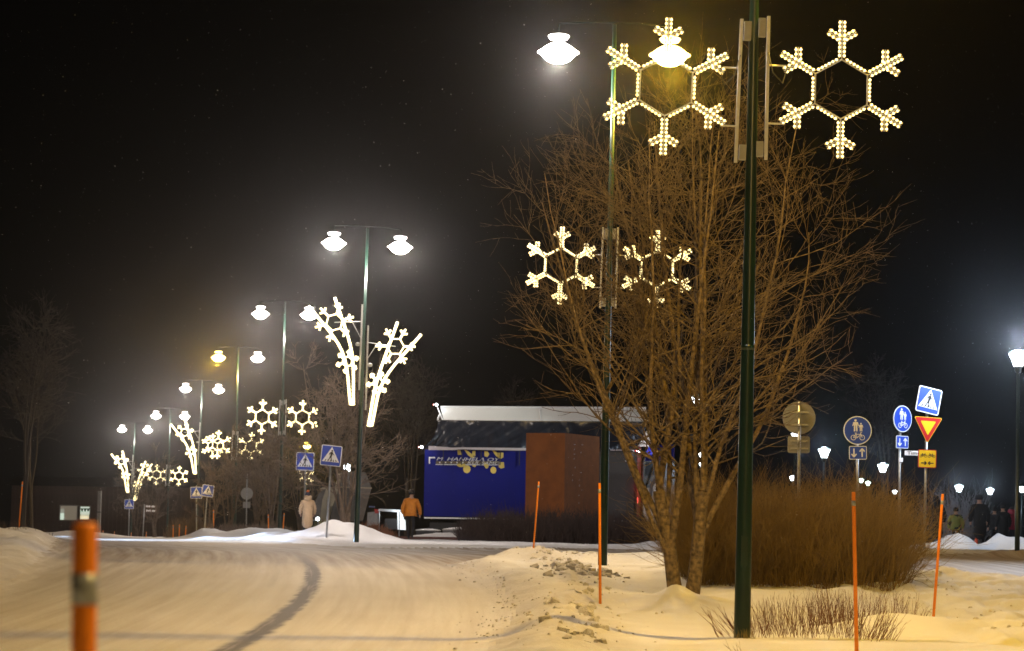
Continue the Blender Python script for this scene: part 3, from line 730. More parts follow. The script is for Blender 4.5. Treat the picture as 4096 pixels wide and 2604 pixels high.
def hl(x, y):
    k = np.clip((x - xb + 1.2) / 1.2, 0, 1.2); q = np.clip((xa + .8 - x) / .8, 0, 1); fr = np.clip((38.6 - y) / .8, 0, 1)
    return np.stack([k * .42 - q * .05, -fr * .25, np.zeros_like(x)], 1)
bush('hedge', twig_mass(3, (xa + .05, xb), (37.8, 43.5), 4600, 1.66, .0050, 4, hl, edge=.9, wob=.15, tilt=.30, hv=.5, sang=.8), M_hedge, 'dense orange-brown leafless hedge behind the large tree and nearest pole', 'hedge')
def fl(x, y): return np.stack([(x - 3.25) * .25, np.zeros_like(x), np.zeros_like(x)], 1)
va = twig_mass(8, (X(2990, 25.4)[0], X(3480, 25.4)[0]), (24.9, 26.6), 320, .42, .0025, 1, fl, wob=.09, tilt=.2)
vb = twig_mass(9, (X(2890, 25.2)[0], X(3000, 25.2)[0]), (25.0, 25.7), 26, .42, .0036, 1, lambda x, y: np.stack([x * 0 - .8, x * 0, x * 0], 1), tilt=.15)
vd = twig_mass(13, (X(3420, 25.2)[0], X(3560, 25.2)[0]), (24.6, 25.6), 60, .40, .0034, 1, lambda x, y: np.stack([x * 0 + .45, x * 0, x * 0], 1), tilt=.2)
bush('low_shrub', joinVF([va, vb, vd]), M_reds, 'low red-stemmed shrub poking out of the snow around the nearest pole', 'shrub')
vc = twig_mass(10, (X(3230, 27.6)[0], X(3690, 27.6)[0]), (27.0, 28.3), 250, .46, .0025, 1, lambda x, y: np.stack([(x - 3.9) * .3, x * 0, x * 0], 1), tilt=.18)
bush('low_shrub', vc, M_reds, 'low red-stemmed shrub behind the snow hump between the two orange markers', 'shrub')
bush('dark_bush', twig_mass(14, (X(1850, 87)[0], X(2700, 87)[0]), (85, 90), 2600, 1.15, .012, 3, None, tilt=.35, edge=.55), M_hedged, 'wide dark bush in front of the rusty steel block and truck', 'bush')
bush('reddish_bush', twig_mass(15, (X(1290, 82)[0], X(1590, 82)[0]), (80, 84), 800, .55, .012, 2, None, tilt=.35), M_reds, 'low reddish bush on the mound beside the tall spray pole', 'bush')
bush('row_bush', twig_mass(16, (X(860, 108)[0], X(1190, 108)[0]), (104, 112), 1000, .62, .016, 2, None, tilt=.3), M_barkr, 'low brown bushes below the row of far bare trees', 'bush')
bush('far_hedge', twig_mass(17, (X(690, 140)[0], X(860, 140)[0]), (138, 142), 420, 1.15, .018, 1, None, tilt=.12), M_barkr, 'thin upright hedge at the foot of the far zebra signs', 'hedge')
bush('frosted_bush', twig_mass(18, (X(3770, 97)[0], X(3910, 97)[0]), (95, 99), 320, 2.4, .012, 3, None, tilt=.35, wob=.12), mat('frosted_twig', (.22, .22, .24), .8), 'frosted pale bush behind the dark crowd under the park lamps', 'bush')
bush('dry_tuft', twig_mass(19, (X(2940, 25.1)[0], X(3030, 24.9)[0]), (24.75, 24.88), 70, .13, .002, 0, None, tilt=.35), mat('dry_grass', (.32, .25, .08), .8), 'tuft of dry grass at the foot of the nearest pole', 'grass tuft')
bush('dry_stalk', twig_mass(20, (X(2935, 22.9)[0], X(2990, 22.9)[0]), (22.4, 22.8), 5, .22, .0022, 2, None, tilt=.6), M_barkd, 'dry broken stalks lying on the front snow', 'dry stalks')
bush('bank_grass', twig_mass(22, (X(-30, 50)[0], X(130, 50)[0]), (46, 54), 120, .25, .004, 1, None, tilt=.4), M_barkd, 'dry stalks poking from the snow bank across the road', 'dry stalks')
tag(bpy.data.objects['low_shrub'], group='low red shrubs in the snow'); tag(bpy.data.objects['low_shrub.001'], group='low red shrubs in the snow')

# ------------------------------------------------------------------ orange snow markers
def marker(bpx, bpy_, tpx, tpy, D, label, r=.0175, on_ground=True, group='orange snow markers'):
    b = W(bpx, bpy_, D); t = W(tpx, tpy, D); ax = (t - b).normalized(); ex = .3; b0 = b - ax * ex; L = (t - b).length + ex
    root = empty('snow_marker', b0); root.rotation_euler = Vector((0, 0, 1)).rotation_difference(ax).to_euler(); tag(root, label, 'snow marker', group)
    MB().lathe([(r, 0), (r * .98, L - .01), (r * .8, L)], 10).build('rod', M_orange, root, True)
    MB().lathe([(r * 1.05, L - .128), (r * 1.05, L - .08)], 10).build('reflective_band', M_reflect, root, True)
    return root
marker(3428, 2680, 3414, 1968, 22, 'tall orange marker standing before the low shrub, reaching out at the bottom', .0185)
marker(3736, 2438, 3771, 1976, 29, 'orange marker leaning over behind the low shrub, near the yield sign', .0175)
marker(2401, 2438, 2398, 1932, 30.5, 'orange marker on the snow bank in front of the second pole', .0185)
marker(2132, 2218, 2155, 1926, 48, 'orange marker on the end of the ploughed bank before the steel block', .0185)
marker(75, 2120, 90, 1926, 62, 'thin orange marker on the snow bank by the dark birch', .02)
for a in [(1075, 2150, 1073, 2058, 101, 'short far orange marker in the snow below the brown bushes'), (1130, 2148, 1137, 2052, 101, 'short far orange marker with a snow cross beside the lamp pole'),
          (855, 2110, 854, 2040, 118, 'orange marker beside the leaning far zebra sign'), (692, 2155, 693, 2100, 120, 'small orange marker before the thin far hedge'),
          (716, 2150, 718, 2098, 122, 'small orange marker beside another before the thin far hedge'), (742, 2140, 744, 2103, 124, 'small orange marker at the end of the thin far hedge'),
          (584, 2152, 586, 2128, 160, 'tiny orange marker by the finger signpost'), (523, 2154, 525, 2131, 160, 'tiny orange marker by the farthest zebra sign'),
          (456, 2154, 458, 2126, 160, 'tiny orange marker just beside the farthest zebra sign'), (413, 2152, 412, 2122, 160, 'tiny orange marker near the grey concrete post'), (396, 2152, 397, 2124, 160, 'tiny orange marker right beside the blurred post')]:
    marker(*a[:5], a[5], .024)
o = marker(322, 3700, 341, 2090, 3.75, 'blurred thick orange post with grey band close to the camera', .0200)
o = bpy.data.objects['snow_marker.001']

# ------------------------------------------------------------------ traffic signs
def ring(r, n=28, c=(0, 0)): return [(c[0] + r * math.cos(2 * math.pi * k / n), c[1] + r * math.sin(2 * math.pi * k / n)) for k in range(n)]
def rrect(w, h, r, c=(0, 0)):
    out = []
    for sx, sz, a0 in ((1, 1, 0), (-1, 1, 90), (-1, -1, 180), (1, -1, 270)):
        for k in range(4):
            a = R(a0 + 30 * k); out.append((c[0] + sx * (w / 2 - r) + r * math.cos(a), c[1] + sz * (h / 2 - r) + r * math.sin(a)))
    return out
def stroke(mb, a, b, w, y0, y1):
    d = Vector((b[0] - a[0], b[1] - a[1])).normalized(); n = Vector((-d.y, d.x)) * w / 2
    mb.prism([(a[0] + n.x, a[1] + n.y), (b[0] + n.x, b[1] + n.y), (b[0] - n.x, b[1] - n.y), (a[0] - n.x, a[1] - n.y)], y0, y1)
def annulus(mb, c, r0, r1, y0, y1, n=20):
    for k in range(n):
        a, b = 2 * math.pi * k / n, 2 * math.pi * (k + 1) / n; p = lambda r, t: (c[0] + r * math.cos(t), c[1] + r * math.sin(t))
        mb.prism([p(r0, a), p(r1, a), p(r1, b), p(r0, b)], y0, y1)
def bike(mb, c, s, y0, y1, w=.05, flip=1):
    P = lambda x, z: (c[0] + flip * x * s, c[1] + z * s)
    for wx in (-.52, .52): annulus(mb, P(wx, -.15), .25 * s, .32 * s, y0, y1, 16)
    for a, b in [((-.52, -.15), (-.2, .30)), ((-.2, .22), (.36, .24)), ((-.08, -.18), (.36, .24)), ((-.22, .34), (-.08, -.18)), ((-.52, -.15), (-.08, -.18)), ((.52, -.15), (.32, .42)), ((.32, .42), (.50, .46)), ((-.34, .38), (-.12, .38))]:
        stroke(mb, P(*a), P(*b), w * s * 1.4, y0, y1)
def walker(mb, c, s, y0, y1):
    """striding figure on a crossing, 1 unit tall"""
    P = lambda pts: [(c[0] + x * s, c[1] + z * s) for x, z in pts]
    mb.prism(ring(.085 * s, 14, (c[0] + .05 * s, c[1] + .43 * s)), y0, y1)
    mb.prism(P([(-.03, .33), (.09, .33), (.13, .25), (.10, .0), (-.08, .0), (-.10, .2)]), y0, y1)
    for a, b, w in [((.02, .02), (.0, -.22), .10), ((.0, -.20), (.10, -.50), .075), ((-.02, .02), (-.10, -.24), .10), ((-.10, -.22), (-.24, -.50), .075), ((.10, .28), (.18, .10), .06), ((.18, .11), (.28, .04), .05), ((-.08, .28), (-.18, .12), .06), ((-.18, .13), (-.20, .0), .05)]:
        stroke(mb, (c[0] + a[0] * s, c[1] + a[1] * s), (c[0] + b[0] * s, c[1] + b[1] * s), w * s, y0, y1)
def person_pictogram(mb, c, s, y0, y1):
    P = lambda pts: [(c[0] + x * s, c[1] + z * s) for x, z in pts]
    mb.prism(ring(.10 * s, 14, (c[0], c[1] + .40 * s)), y0, y1)
    mb.prism(P([(-.15, .27), (.15, .27), (.15, -.02), (-.15, -.02)]), y0, y1)
    for sx in (-1, 1):
        mb.prism(P([(sx * .02, -.02), (sx * .14, -.02), (sx * .15, -.5), (sx * .04, -.5)]), y0, y1)
        stroke(mb, (c[0] + sx * .16 * s, c[1] + .25 * s), (c[0] + sx * .24 * s, c[1] - .06 * s), .07 * s, y0, y1)
def arrow(mb, c, L, w, ang, y0, y1):
    d = Vector((math.cos(ang), math.sin(ang))); n = Vector((-d.y, d.x)); c = Vector(c); a, b = c - d * L / 2, c + d * L / 2
    stroke(mb, a, b - d * w, w, y0, y1)
    for s in (1, -1): stroke(mb, b, b - d * L * .36 + n * s * L * .30, w, y0, y1)
def face(root, z, turn=0, lean=0, x=0, label=None, name='sign_face'):
    return name
def add_plate(root, name, poly, back, z, turn, lean, y=-.07):
    p = MB().prism(poly, -.012, .006).build(name, back, root); p.location = (0, 0, z); p.rotation_euler = (0, lean, turn)
    p.location = Vector((0, 0, z)) + Matrix.Rotation(turn, 3, 'Z') @ Vector((0, y, 0)); return p
def zebra_face(root, z, turn=0, lean=0, w=.64, dim=1):
    p = add_plate(root, 'crossing_sign', rrect(w, w, .04), M_swhite, z, turn, lean)
    MB().prism(rrect(w - .05, w - .05, .03), -.016, -.011).build('blue_field', M_sblue, p)
    h = w * .40
    MB().prism([(-w * .42, -w * .30), (w * .42, -w * .30), (0, w * .43)], -.020, -.015).build('white_triangle', M_swhite, p)
    mb = MB(); walker(mb, (.0, .01), w * .52, -.025, -.0195)
    for k in range(5):
        x = (-.27 + .135 * k) * w; mb.prism([(x - .025 * w, -w * .28), (x + .025 * w, -w * .28), (x * .88 + .02 * w, -w * .19), (x * .88 - .02 * w, -w * .19)], -.024, -.0195)
    mb.build('walker_symbol', M_sblack, p); return p
def path_face(root, z, turn=0, lean=0, r=.32):
    p = add_plate(root, 'path_sign', ring(r, 32), M_swhite, z, turn, lean)
    MB().prism(ring(r - .022, 32), -.016, -.011).build('blue_field', M_sblue, p)
    mb = MB(); person_pictogram(mb, (-.045, .115), .27, -.021, -.0155); person_pictogram(mb, (.075, .075), .19, -.021, -.0155); bike(mb, (0, -.13), .19, -.021, -.0155, .05); mb.build('walker_and_bicycle_symbol', M_swhite, p); return p
def arrows_face(root, z, turn=0, lean=0, w=.40, h=.30):
    p = add_plate(root, 'arrow_plate', rrect(w, h, .03), M_swhite, z, turn, lean)
    MB().prism(rrect(w - .03, h - .03, .02), -.016, -.011).build('blue_field', M_sblue, p)
    for sx_, an_ in ((-1, -math.pi / 2), (1, math.pi / 2)): mb = MB(); arrow(mb, (sx_ * w * .23, 0), h * .62, .028, an_, -.021, -.0155); mb.build('arrow', M_swhite, p)
    return p
def yield_face(root, z, turn=0, lean=0, w=.72):
    tri = lambda k: [(-w / 2 * k, w * .433 * k + .0), (w / 2 * k, w * .433 * k), (0, -w * .433 * k)]
    def rt(k):
        # triangle with clipped corners
        h = w * .866; c = [(-w / 2, h / 3), (w / 2, h / 3), (0, -2 * h / 3)]; out = []
        for i in range(3):
            a, b, d = Vector(c[i - 1]), Vector(c[i]), Vector(c[(i + 1) % 3]); out += [tuple((b + (a - b) * .05) * k), tuple((b + (d - b) * .05) * k)]
        return out
    p = add_plate(root, 'yield_sign', rt(1.06), M_syel, z, turn, lean)
    MB().prism(rt(1.0), -.016, -.011).build('red_border', M_sred, p); MB().prism(rt(.58), -.020, -.015).build('yellow_field', M_syel, p); return p
def bikes_face(root, z, turn=0, lean=0, w=.44, h=.42):
    p = add_plate(root, 'bicycle_plate', rrect(w, h, .03), M_sred, z, turn, lean)
    MB().prism(rrect(w - .035, h - .035, .02), -.016, -.011).build('yellow_field', M_syel, p)
    mb = MB(); bike(mb, (-.098, .075), .105, -.021, -.0155, .07, 1); bike(mb, (.098, .075), .105, -.021, -.0155, .07, -1)
    arrow(mb, (-.085, -.10), .13, .022, 0, -.021, -.0155); arrow(mb, (.085, -.10), .13, .022, math.pi, -.021, -.0155); mb.build('bicycle_symbols', M_sblack, p); return p
def sign_post(bpx, bpy_, tpx, tpy, D, label, cat='traffic sign', group=None, r=.032, name='traffic_sign'):
    b = W(bpx, bpy_, D); t = W(tpx, tpy, D); ax = (t - b); L = ax.length
    root = empty(name, b); root.rotation_euler = Vector((0, 0, 1)).rotation_difference(ax / L).to_euler(); tag(root, label, cat, group)
    MB().lathe([(r, -.5), (r, L)], 12).build('post', M_galv, root, True); MB().lathe([(r * 1.15, L - .02), (r * 1.15, L + .02), (r * .4, L + .045)], 12).build('post_cap', M_galv, root, True)
    root['L'] = L; return root
def zz_(py, bpy_, D): return (bpy_ - py) / (FPX / D)
s = sign_post(3434, 2140, 3427, 1700, 53, 'round blue path sign over an arrow plate, standing behind the hedge'); path_face(s, zz_(1724, 2140, 53), R(4)); arrows_face(s, zz_(1813, 2140, 53), R(4))
s = sign_post(3596, 2150, 3601, 1650, 57, 'narrow-turned round blue path sign with a white street name board'); path_face(s, zz_(1677, 2150, 57), R(38)); arrows_face(s, zz_(1770, 2150, 57), R(35))
nb = MB().box((.47, -.05, zz_(1813, 2150, 57)), (.72, .012, .11), Matrix.Rotation(R(-2), 3, 'Z')).build('name_board', M_swhite, s)
text_mesh('Timontie', .12, 'lettering', M_sblack, s, (.17, -.064, zz_(1813, 2150, 57) - .038), 0, .55, .003)
MB().box((.02, -.06, zz_(1841, 2150, 57)), (.09, .012, .10)).build('sticker_plate', M_swhite, s)
s = sign_post(3697, 2200, 3708, 1650, 55, 'yellow and red yield triangle below a tilted zebra crossing sign')
zf = zebra_face(s, zz_(1604, 2200, 55) - .0, R(18), R(10), .60); yield_face(s, zz_(1716, 2200, 55) + .06, R(12), R(1.5), .66); bikes_face(s, zz_(1837, 2200, 55), R(10), 0)
s = sign_post(3194, 2050, 3198, 1615, 46, 'round grey sign back with a plate below, among the tree twigs')
p = add_plate(s, 'sign_back', ring(.32, 32), M_sback, zz_(1672, 2050, 46), R(180), 0, -.05); p2 = add_plate(s, 'plate_back', rrect(.43, .33, .04), M_sback, zz_(1779, 2050, 46), R(180), 0, -.05)
[MB().box((0, -.035, zz_(q, 2050, 46)), (.34, .02, .03)).build('clamp', M_galv, s) for q in (1650, 1700, 1765, 1795)]
gz = 'blue zebra crossing signs'
s = sign_post(1218, 2090, 1222, 1800, 83, 'zebra crossing sign hanging over the person in the pale coat', group=gz); zebra_face(s, zz_(1847, 2090, 83), 0, R(1.5), .63)
s = sign_post(1308, 2110, 1327, 1790, 76, 'zebra crossing sign partly behind branches beside the grey monument', group=gz); zebra_face(s, zz_(1824, 2110, 76), R(3), R(3), .66)
s = sign_post(786, 2120, 786, 1945, 136, 'far zebra crossing sign crossed by a green lamp pole', group=gz); zebra_face(s, zz_(1972, 2120, 136), 0, 0, .66)
s = sign_post(818, 2120, 832, 1940, 134, 'far zebra crossing sign leaning beside the lamp pole', group=gz); zebra_face(s, zz_(1964, 2120, 134), R(20), R(4), .66)
s = sign_post(514, 2155, 518, 1995, 164, 'smallest zebra crossing sign below the farthest light sprays', group=gz); zebra_face(s, zz_(2018, 2155, 164), 0, 0, .64)
s = sign_post(985, 2105, 988, 1900, 117, 'round grey sign back with snow stuck on its post, among bare trees'); add_plate(s, 'sign_back', ring(.30, 24), M_sback, zz_(1975, 2105, 117), R(180), 0, -.05); add_plate(s, 'plate_back', rrect(.36, .30, .03), M_sback, zz_(2020, 2105, 117), R(180), 0, -.05)
s = sign_post(571, 2154, 578, 2020, 160, 'finger signpost with two small boards in front of the far trees', 'signpost', name='signpost')
for q, xo in ((2026, .42), (2043, .46)):
    MB().box((xo, -.05, zz_(q, 2154, 160)), (.78, .02, .20)).build('board', mat('brown_board', (.09, .06, .04), .6), s)
    mb = MB(); [mb.box((xo - .28 + .075 * k, -.066, zz_(q, 2154, 160) + .005), (.05, .008, .09 if k % 3 else .12)) for k in range(8) if k != 4]; mb.build('lettering', M_swhite, s)

# ------------------------------------------------------------------ park lanterns
def lantern(lpx, lpy, bpy_, D, label, power=0, k=1.0):
    b = W(lpx - 4, bpy_, D); t = W(lpx, lpy, D); L = (t - b).length; root = empty('park_lantern', b); tag(root, label, 'park lantern', 'park lanterns')
    root.rotation_euler = Vector((0, 0, 1)).rotation_difference((t - b) / L).to_euler()
    MB().tube([(0, 0, -.4), (0, 0, 1.0), (0, 0, 1.02), (0, 0, L - .3)], [.06, .058, .045, .04], 12).build('pole', mat('dark_green_pole', (.008, .018, .014), .4), root, True)
    MB().lathe([(.04, L - .32), (.085, L - .27), (.085, L - .20), (.10, L - .17)], 14).build('collar', mat('dark_green_pole', (0, 0, 0)), root, True)
    MB().lathe([(.10, L - .17), (.15, L - .02), (.22, L + .12), (.215, L + .13)], 18).build('glass_cup', lamp_mat('cold_lamp_glass', (.86, .95, 1), 7), root, True)
    MB().lathe([(.24, L + .132), (.235, L + .15), (.12, L + .20), (.02, L + .22)], 18).build('cover', mat('dark_green_pole', (0, 0, 0)), root, True)
    if power: point_light('lantern_light', root, (0, 0, L + .45), COLD_L, power, .1)
    return root
lantern(4073, 1437, 2196, 54, 'large nearby park lantern at the edge of the bright path', 1500)
lantern(3297, 1812, 2150, 84, 'glowing park lantern between the round sign back and the first blue sign', 320)
lantern(3531, 1872, 2150, 95, 'glowing park lantern between the two round blue signs', 300)
lantern(3836, 1954, 2150, 116, 'small park lantern above the frosted bush', 350)
lantern(3960, 1966, 2150, 128, 'small park lantern above the dark figures', 350)
lantern(4089, 1957, 2150, 128, 'small park lantern half hidden by the large lantern pole', 0)
lantern(2786, 1600, 2160, 100, 'park lantern shining through the upper fork of the large tree', 200)
for px, py, D, lab in [(3170, 1910, 150, 'white distant lamp at the hedge top below the round sign back'), (3445, 1920, 170, 'greenish distant lamp just beyond the first blue sign post'), (3472, 1931, 170, 'greenish distant lamp lower of the close pair'),
                       (3579, 1966, 180, 'tiny distant lamp beside the name-board post'), (3180, 1738, 120, 'white distant lamp seen against the lower grey plate'), (2812, 1818, 110, 'bluish distant lamp between the tree trunks'), (2810, 1850, 112, 'lower bluish distant lamp between the tree trunks')]:
    c = W(px, py, D); g_ = ground_z(c.x, c.y); root = empty('distant_lamp', (c.x, c.y, g_)); tag(root, lab, 'distant lamp', 'distant park lights'); h = c.z - g_
    MB().tube([(0, 0, -.3), (0, 0, h - .2)], .05, 8).build('pole', mat('dark_green_pole', (0, 0, 0)), root, True)
    MB().lathe([(.08, h - .2), (.19, h), (.19, h + .04), (.05, h + .12)], 12).build('glass_cup', lamp_mat('green_lamp_glass' if 'green' in lab else 'cold_lamp_glass', (.75, 1, .85), 7), root, True)
# ------------------------------------------------------------------ stage truck
TD = 108; pl = PL(2130, 2135, TD); T = pl
truck = empty('stage_truck', pl.origin); tag(truck, 'blue curtain-sided stage truck with its white roof lid raised', 'truck')
M_blue = mat('blue_tarpaulin', (.002, .005, .13), .7, noise=.12, nscale=1.2, bump=.15, spec=.15)
M_dkt = mat('dark_grey_tarpaulin', (.016, .016, .02), .45, noise=.15, nscale=1.2)
M_blackt = mat('black_glossy_tarpaulin', (.016, .018, .026), .22, noise=.2, nscale=2)
M_lid = mat('white_roof_lid', (.80, .80, .76), .5, noise=.04, nscale=.6)
M_print = mat('pale_grey_print', (.60, .57, .58), .6)
M_yflare = mat('yellow_flare_paint', (.62, .45, .10), .6, noise=.15, nscale=2)  # colour of the light flare painted on the curtain
M_dark = mat('dark_undercarriage', (.02, .02, .022), .7)
M_rubber = mat('tyre_rubber', (.015, .015, .015), .8)
def tbox(name, px0, py0, px1, py1, y0, y1, m, parent=truck):
    a, b = T(px0, py0), T(px1, py1); return MB().prism([(a[0], a[1]), (b[0], a[1]), (b[0], b[1]), (a[0], b[1])], y0, y1).build(name, m, parent)
tbox('curtain', 1700, 1800, 2110, 2072, 0, .05, M_blue); o = tbox('curtain', 2112, 1802, 2532, 2074, 0, .05, M_dkt); o['label'] = 'dark grey curtain section'
tbox('body', 1700, 1796, 2545, 2072, .08, 2.45, M_dark); tbox('upper_body', 1756, 1694, 2540, 1795, .12, 2.45, M_dark)
tbox('bottom_rail', 1698, 2074, 2535, 2082, -.05, .05, M_alu)
# raised lid, leaning back, with a seam and frame
mb = MB(); a, b, c, d = T(1760, 1628), T(2588, 1633), T(2596, 1687), T(1775, 1683)
mb.add([(a[0], .7, a[1]), (b[0], .7, b[1]), (c[0], .1, c[1]), (d[0], .1, d[1]), (a[0], .78, a[1]), (b[0], .78, b[1]), (c[0], .18, c[1]), (d[0], .18, d[1])], [(0, 1, 2, 3), (7, 6, 5, 4), (0, 4, 5, 1), (1, 5, 6, 2), (2, 6, 7, 3), (3, 7, 4, 0)]); mb.build('roof_lid', M_lid, truck)
mb = MB(); p, q = T(2161, 1630), T(2163, 1685); mb.tube([(p[0], .67, p[1]), (q[0], .09, q[1])], .02, 6)
mb.tube([(a[0], .69, a[1] + .03), (b[0], .69, b[1] + .03)], .045, 6); mb.build('lid_frame', M_alu, truck)
mb = MB(); e, f = T(1748, 1628), T(1772, 1684); mb.tube([(e[0], .7, e[1]), (f[0], .1, f[1])], .03, 6); e, f = T(1760, 1655), T(1750, 1682); mb.tube([(e[0], .4, e[1]), (f[0], .2, f[1])], .05, 6); mb.build('lid_hinge_arm', M_alu, truck)
# wrinkled black valance flaring from the lid to the curtain rail
nu, nv = 150, 20; V = []
for i in range(nu):
    u = i / (nu - 1)
    for j in range(nv):
        v = j / (nv - 1); flare = v * v
        px = (1752 + (2584 - 1752) * u) * (1 - flare) + (1700 + (2540 - 1700) * u) * flare; py = 1682 + 7 * u + (110 + 2 * u) * v
        x, z = T(px, py); s = u * 34
        fold = .10 * fbm(np.array([s * .45 + v * 2.6]), np.array([v * .8 + 3]), 3)[0] + .07 * fbm(np.array([s * 1.1 - v * 3.0]), np.array([v * 1.2 + 8]), 3)[0]
        edge_ = math.exp(-u / .06); fold += edge_ * .12 * math.sin((u * 160 + v * 5)) * v
        V.append((x, .05 - .32 * flare ** .7 + fold * (.35 + v), z))
F = [(i * nv + j, (i + 1) * nv + j, (i + 1) * nv + j + 1, i * nv + j + 1) for i in range(nu - 1) for j in range(nv - 1)]
mesh_np('valance', V, F, M_blackt, truck, True)
tbox('valance_roll', 1750, 1682, 2592, 1694, -.02, .10, M_blackt)
# pale batten showing between valance and curtain
mb = MB(); bt = [(1716, 1790, 1803), (1810, 1797, 1803), (1850, 1796, 1800), (1960, 1797, 1803), (2105, 1799, 1805)]
for k in range(4):
    a, b = bt[k], bt[k + 1]; A = T(a[0], a[1] - 4); B = T(b[0], b[1] - 4); C_ = T(b[0], b[2]); D_ = T(a[0], a[2]); mb.prism([A, B, C_, D_], -.40 + .004 * k, -.36)
a, b, c, d = T(2440, 1800), T(2534, 1801), T(2534, 1806), T(2440, 1806); mb.prism([a, b, c, d], -.40, -.36); mb.build('curtain_batten', mat('pinkish_batten', (.36, .31, .32), .5), truck)
for px in (1774, 1848, 1925, 2001, 2078): mb = MB(); A = T(px - 1.6, 1800); B = T(px + 1.6, 1862); mb.prism([(A[0], A[1]), (B[0], A[1]), (B[0], B[1]), (A[0], B[1])], -.060, -.045); mb.build('strap', M_dark, truck)
for px in (2460, 2500): mb = MB(); A = T(px - 1.2, 1800); B = T(px + 1.2, 1808); mb.prism([(A[0], A[1]), (B[0], A[1]), (B[0], B[1]), (A[0], B[1])], -.44, -.41); mb.build('strap', M_dark, truck)
# printed corner marks and name; snowflake-light flare painted on as yellow patches
mb = MB()
for pts in ([(1716, 1829), (1741, 1829), (1741, 1835), (1721, 1835), (1721, 1856), (1716, 1856)], [(2501, 1843), (2527, 1843), (2527, 1869), (2522, 1869), (2522, 1848), (2501, 1848)]):
    mb.prism(T.poly(pts), -.014, -.002)
mb.build('corner_mark', M_print, truck)
def ttext(s, px0, px1, pybot, hpx, m, y, shear, name):
    x0, z0 = T(px0, pybot); x1, _ = T(px1, pybot); return text_mesh(s, hpx / T.k / .72, name, m, truck, (x0, y, z0), shear, x1 - x0, .004)
mb = MB(); mb.prism(T.poly([(1745, 1846), (1998, 1846), (1998, 1857), (1745, 1857)]), -.008, -.002); mb.build('name_band', mat('brown_print_band', (.10, .065, .03), .6), truck)
mb = MB(); mb.prism(T.poly([(1743, 1858), (2000, 1860), (2000, 1863), (1743, 1861)]), -.010, -.002); mb.build('name_underline', M_print, truck)
ttext('M. HANHELA OY', 1747, 2000, 1843, 14, M_print, -.016, .3, 'lettering'); ttext('KUUSAMO', 1870, 1999, 1858, 12, M_print, -.026, .3, 'lettering')
mb = MB()
for px in (1760, 1783, 1806, 1829, 1852): mb.prism(T.poly([(px - 3, 1849), (px + 3, 1849), (px + 2, 1855), (px - 2, 1855)]), -.024, -.016)
mb.build('small_print', M_print, truck)
def flare_patch(p): MB().prism(p, -.0125, -.0055).build('yellow_flare_patch', M_yflare, truck)
def blob(pts): flare_patch(T.poly(pts))
def disc(cx_, cy_, rx, ry): flare_patch(T.poly([(cx_ + rx * math.cos(k * .449), cy_ + ry * math.sin(k * .449)) for k in range(14)]))
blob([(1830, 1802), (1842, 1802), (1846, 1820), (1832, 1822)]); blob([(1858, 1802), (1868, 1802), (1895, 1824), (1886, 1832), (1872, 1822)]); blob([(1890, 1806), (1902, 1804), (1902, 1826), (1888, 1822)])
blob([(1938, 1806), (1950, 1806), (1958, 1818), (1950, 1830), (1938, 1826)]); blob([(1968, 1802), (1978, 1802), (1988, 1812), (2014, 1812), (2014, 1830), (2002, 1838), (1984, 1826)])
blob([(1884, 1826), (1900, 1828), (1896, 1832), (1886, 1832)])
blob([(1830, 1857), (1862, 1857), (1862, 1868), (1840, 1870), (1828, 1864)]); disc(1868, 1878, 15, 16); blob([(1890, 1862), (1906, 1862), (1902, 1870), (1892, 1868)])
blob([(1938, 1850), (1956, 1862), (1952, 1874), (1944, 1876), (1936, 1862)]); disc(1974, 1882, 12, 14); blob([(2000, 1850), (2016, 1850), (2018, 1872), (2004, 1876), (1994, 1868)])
# undercarriage
tbox('side_skirt', 1720, 2090, 1830, 2122, .2, .6, M_dark); tbox('side_skirt', 2160, 2090, 2420, 2122, .2, .6, M_dark)
for px in (1870, 1960, 2060, 2450):
    x, z = T(px, 2112); w = MB().lathe([(.20, -.14), (.48, -.14), (.50, 0), (.48, .14), (.2, .14)], 20, (x, .45, .42 + T(2130, 2135)[1]), M=Matrix.Rotation(R(90), 3, 'X')).build('wheel', M_rubber, truck, True)
    MB().lathe([(.05, -.15), (.19, -.15), (.24, -.145), (.24, -.10)], 14, (x, .45, .42), M=Matrix.Rotation(R(90), 3, 'X')).build('rim', M_galv, w, True)
# stage boxes in the snow before the truck
for px0, px1, lab, hh in ((1665, 1760, 'dark low stage box with snow on top under the truck edge', .42), (1772, 1925, 'grey low stage box with a snowy lid under the truck', .48)):
    c = W((px0 + px1) / 2, 2130, 105); g_ = ground_z(c.x, c.y); wd = (px1 - px0) / (FPX / 105); r_ = empty('stage_box', (c.x, c.y, g_)); tag(r_, lab, 'box', 'stage boxes by the truck')
    MB().box((0, 0, hh / 2 - .05), (wd, .8, hh + .1)).build('box_body', mat('grey_box_paint', (.10, .10, .11), .6, noise=.2) if px0 > 1700 else M_dark, r_); MB().box((0, 0, hh + .02), (wd + .04, .84, .04)).build('lid', M_galv, r_)
    vv = [(-wd / 2 + wd * i / 12, -.4 + .8 * j / 4, hh + .045 + (.10 * math.sin(math.pi * i / 12) * math.sin(math.pi * j / 4) if px0 > 1700 else .05 * math.sin(math.pi * i / 12) * math.sin(math.pi * j / 4))) for i in range(13) for j in range(5)]
    mesh_np('lid_snow', vv, [(i * 5 + j, (i + 1) * 5 + j, (i + 1) * 5 + j + 1, i * 5 + j + 1) for i in range(12) for j in range(4)], M_snow0, r_, True)
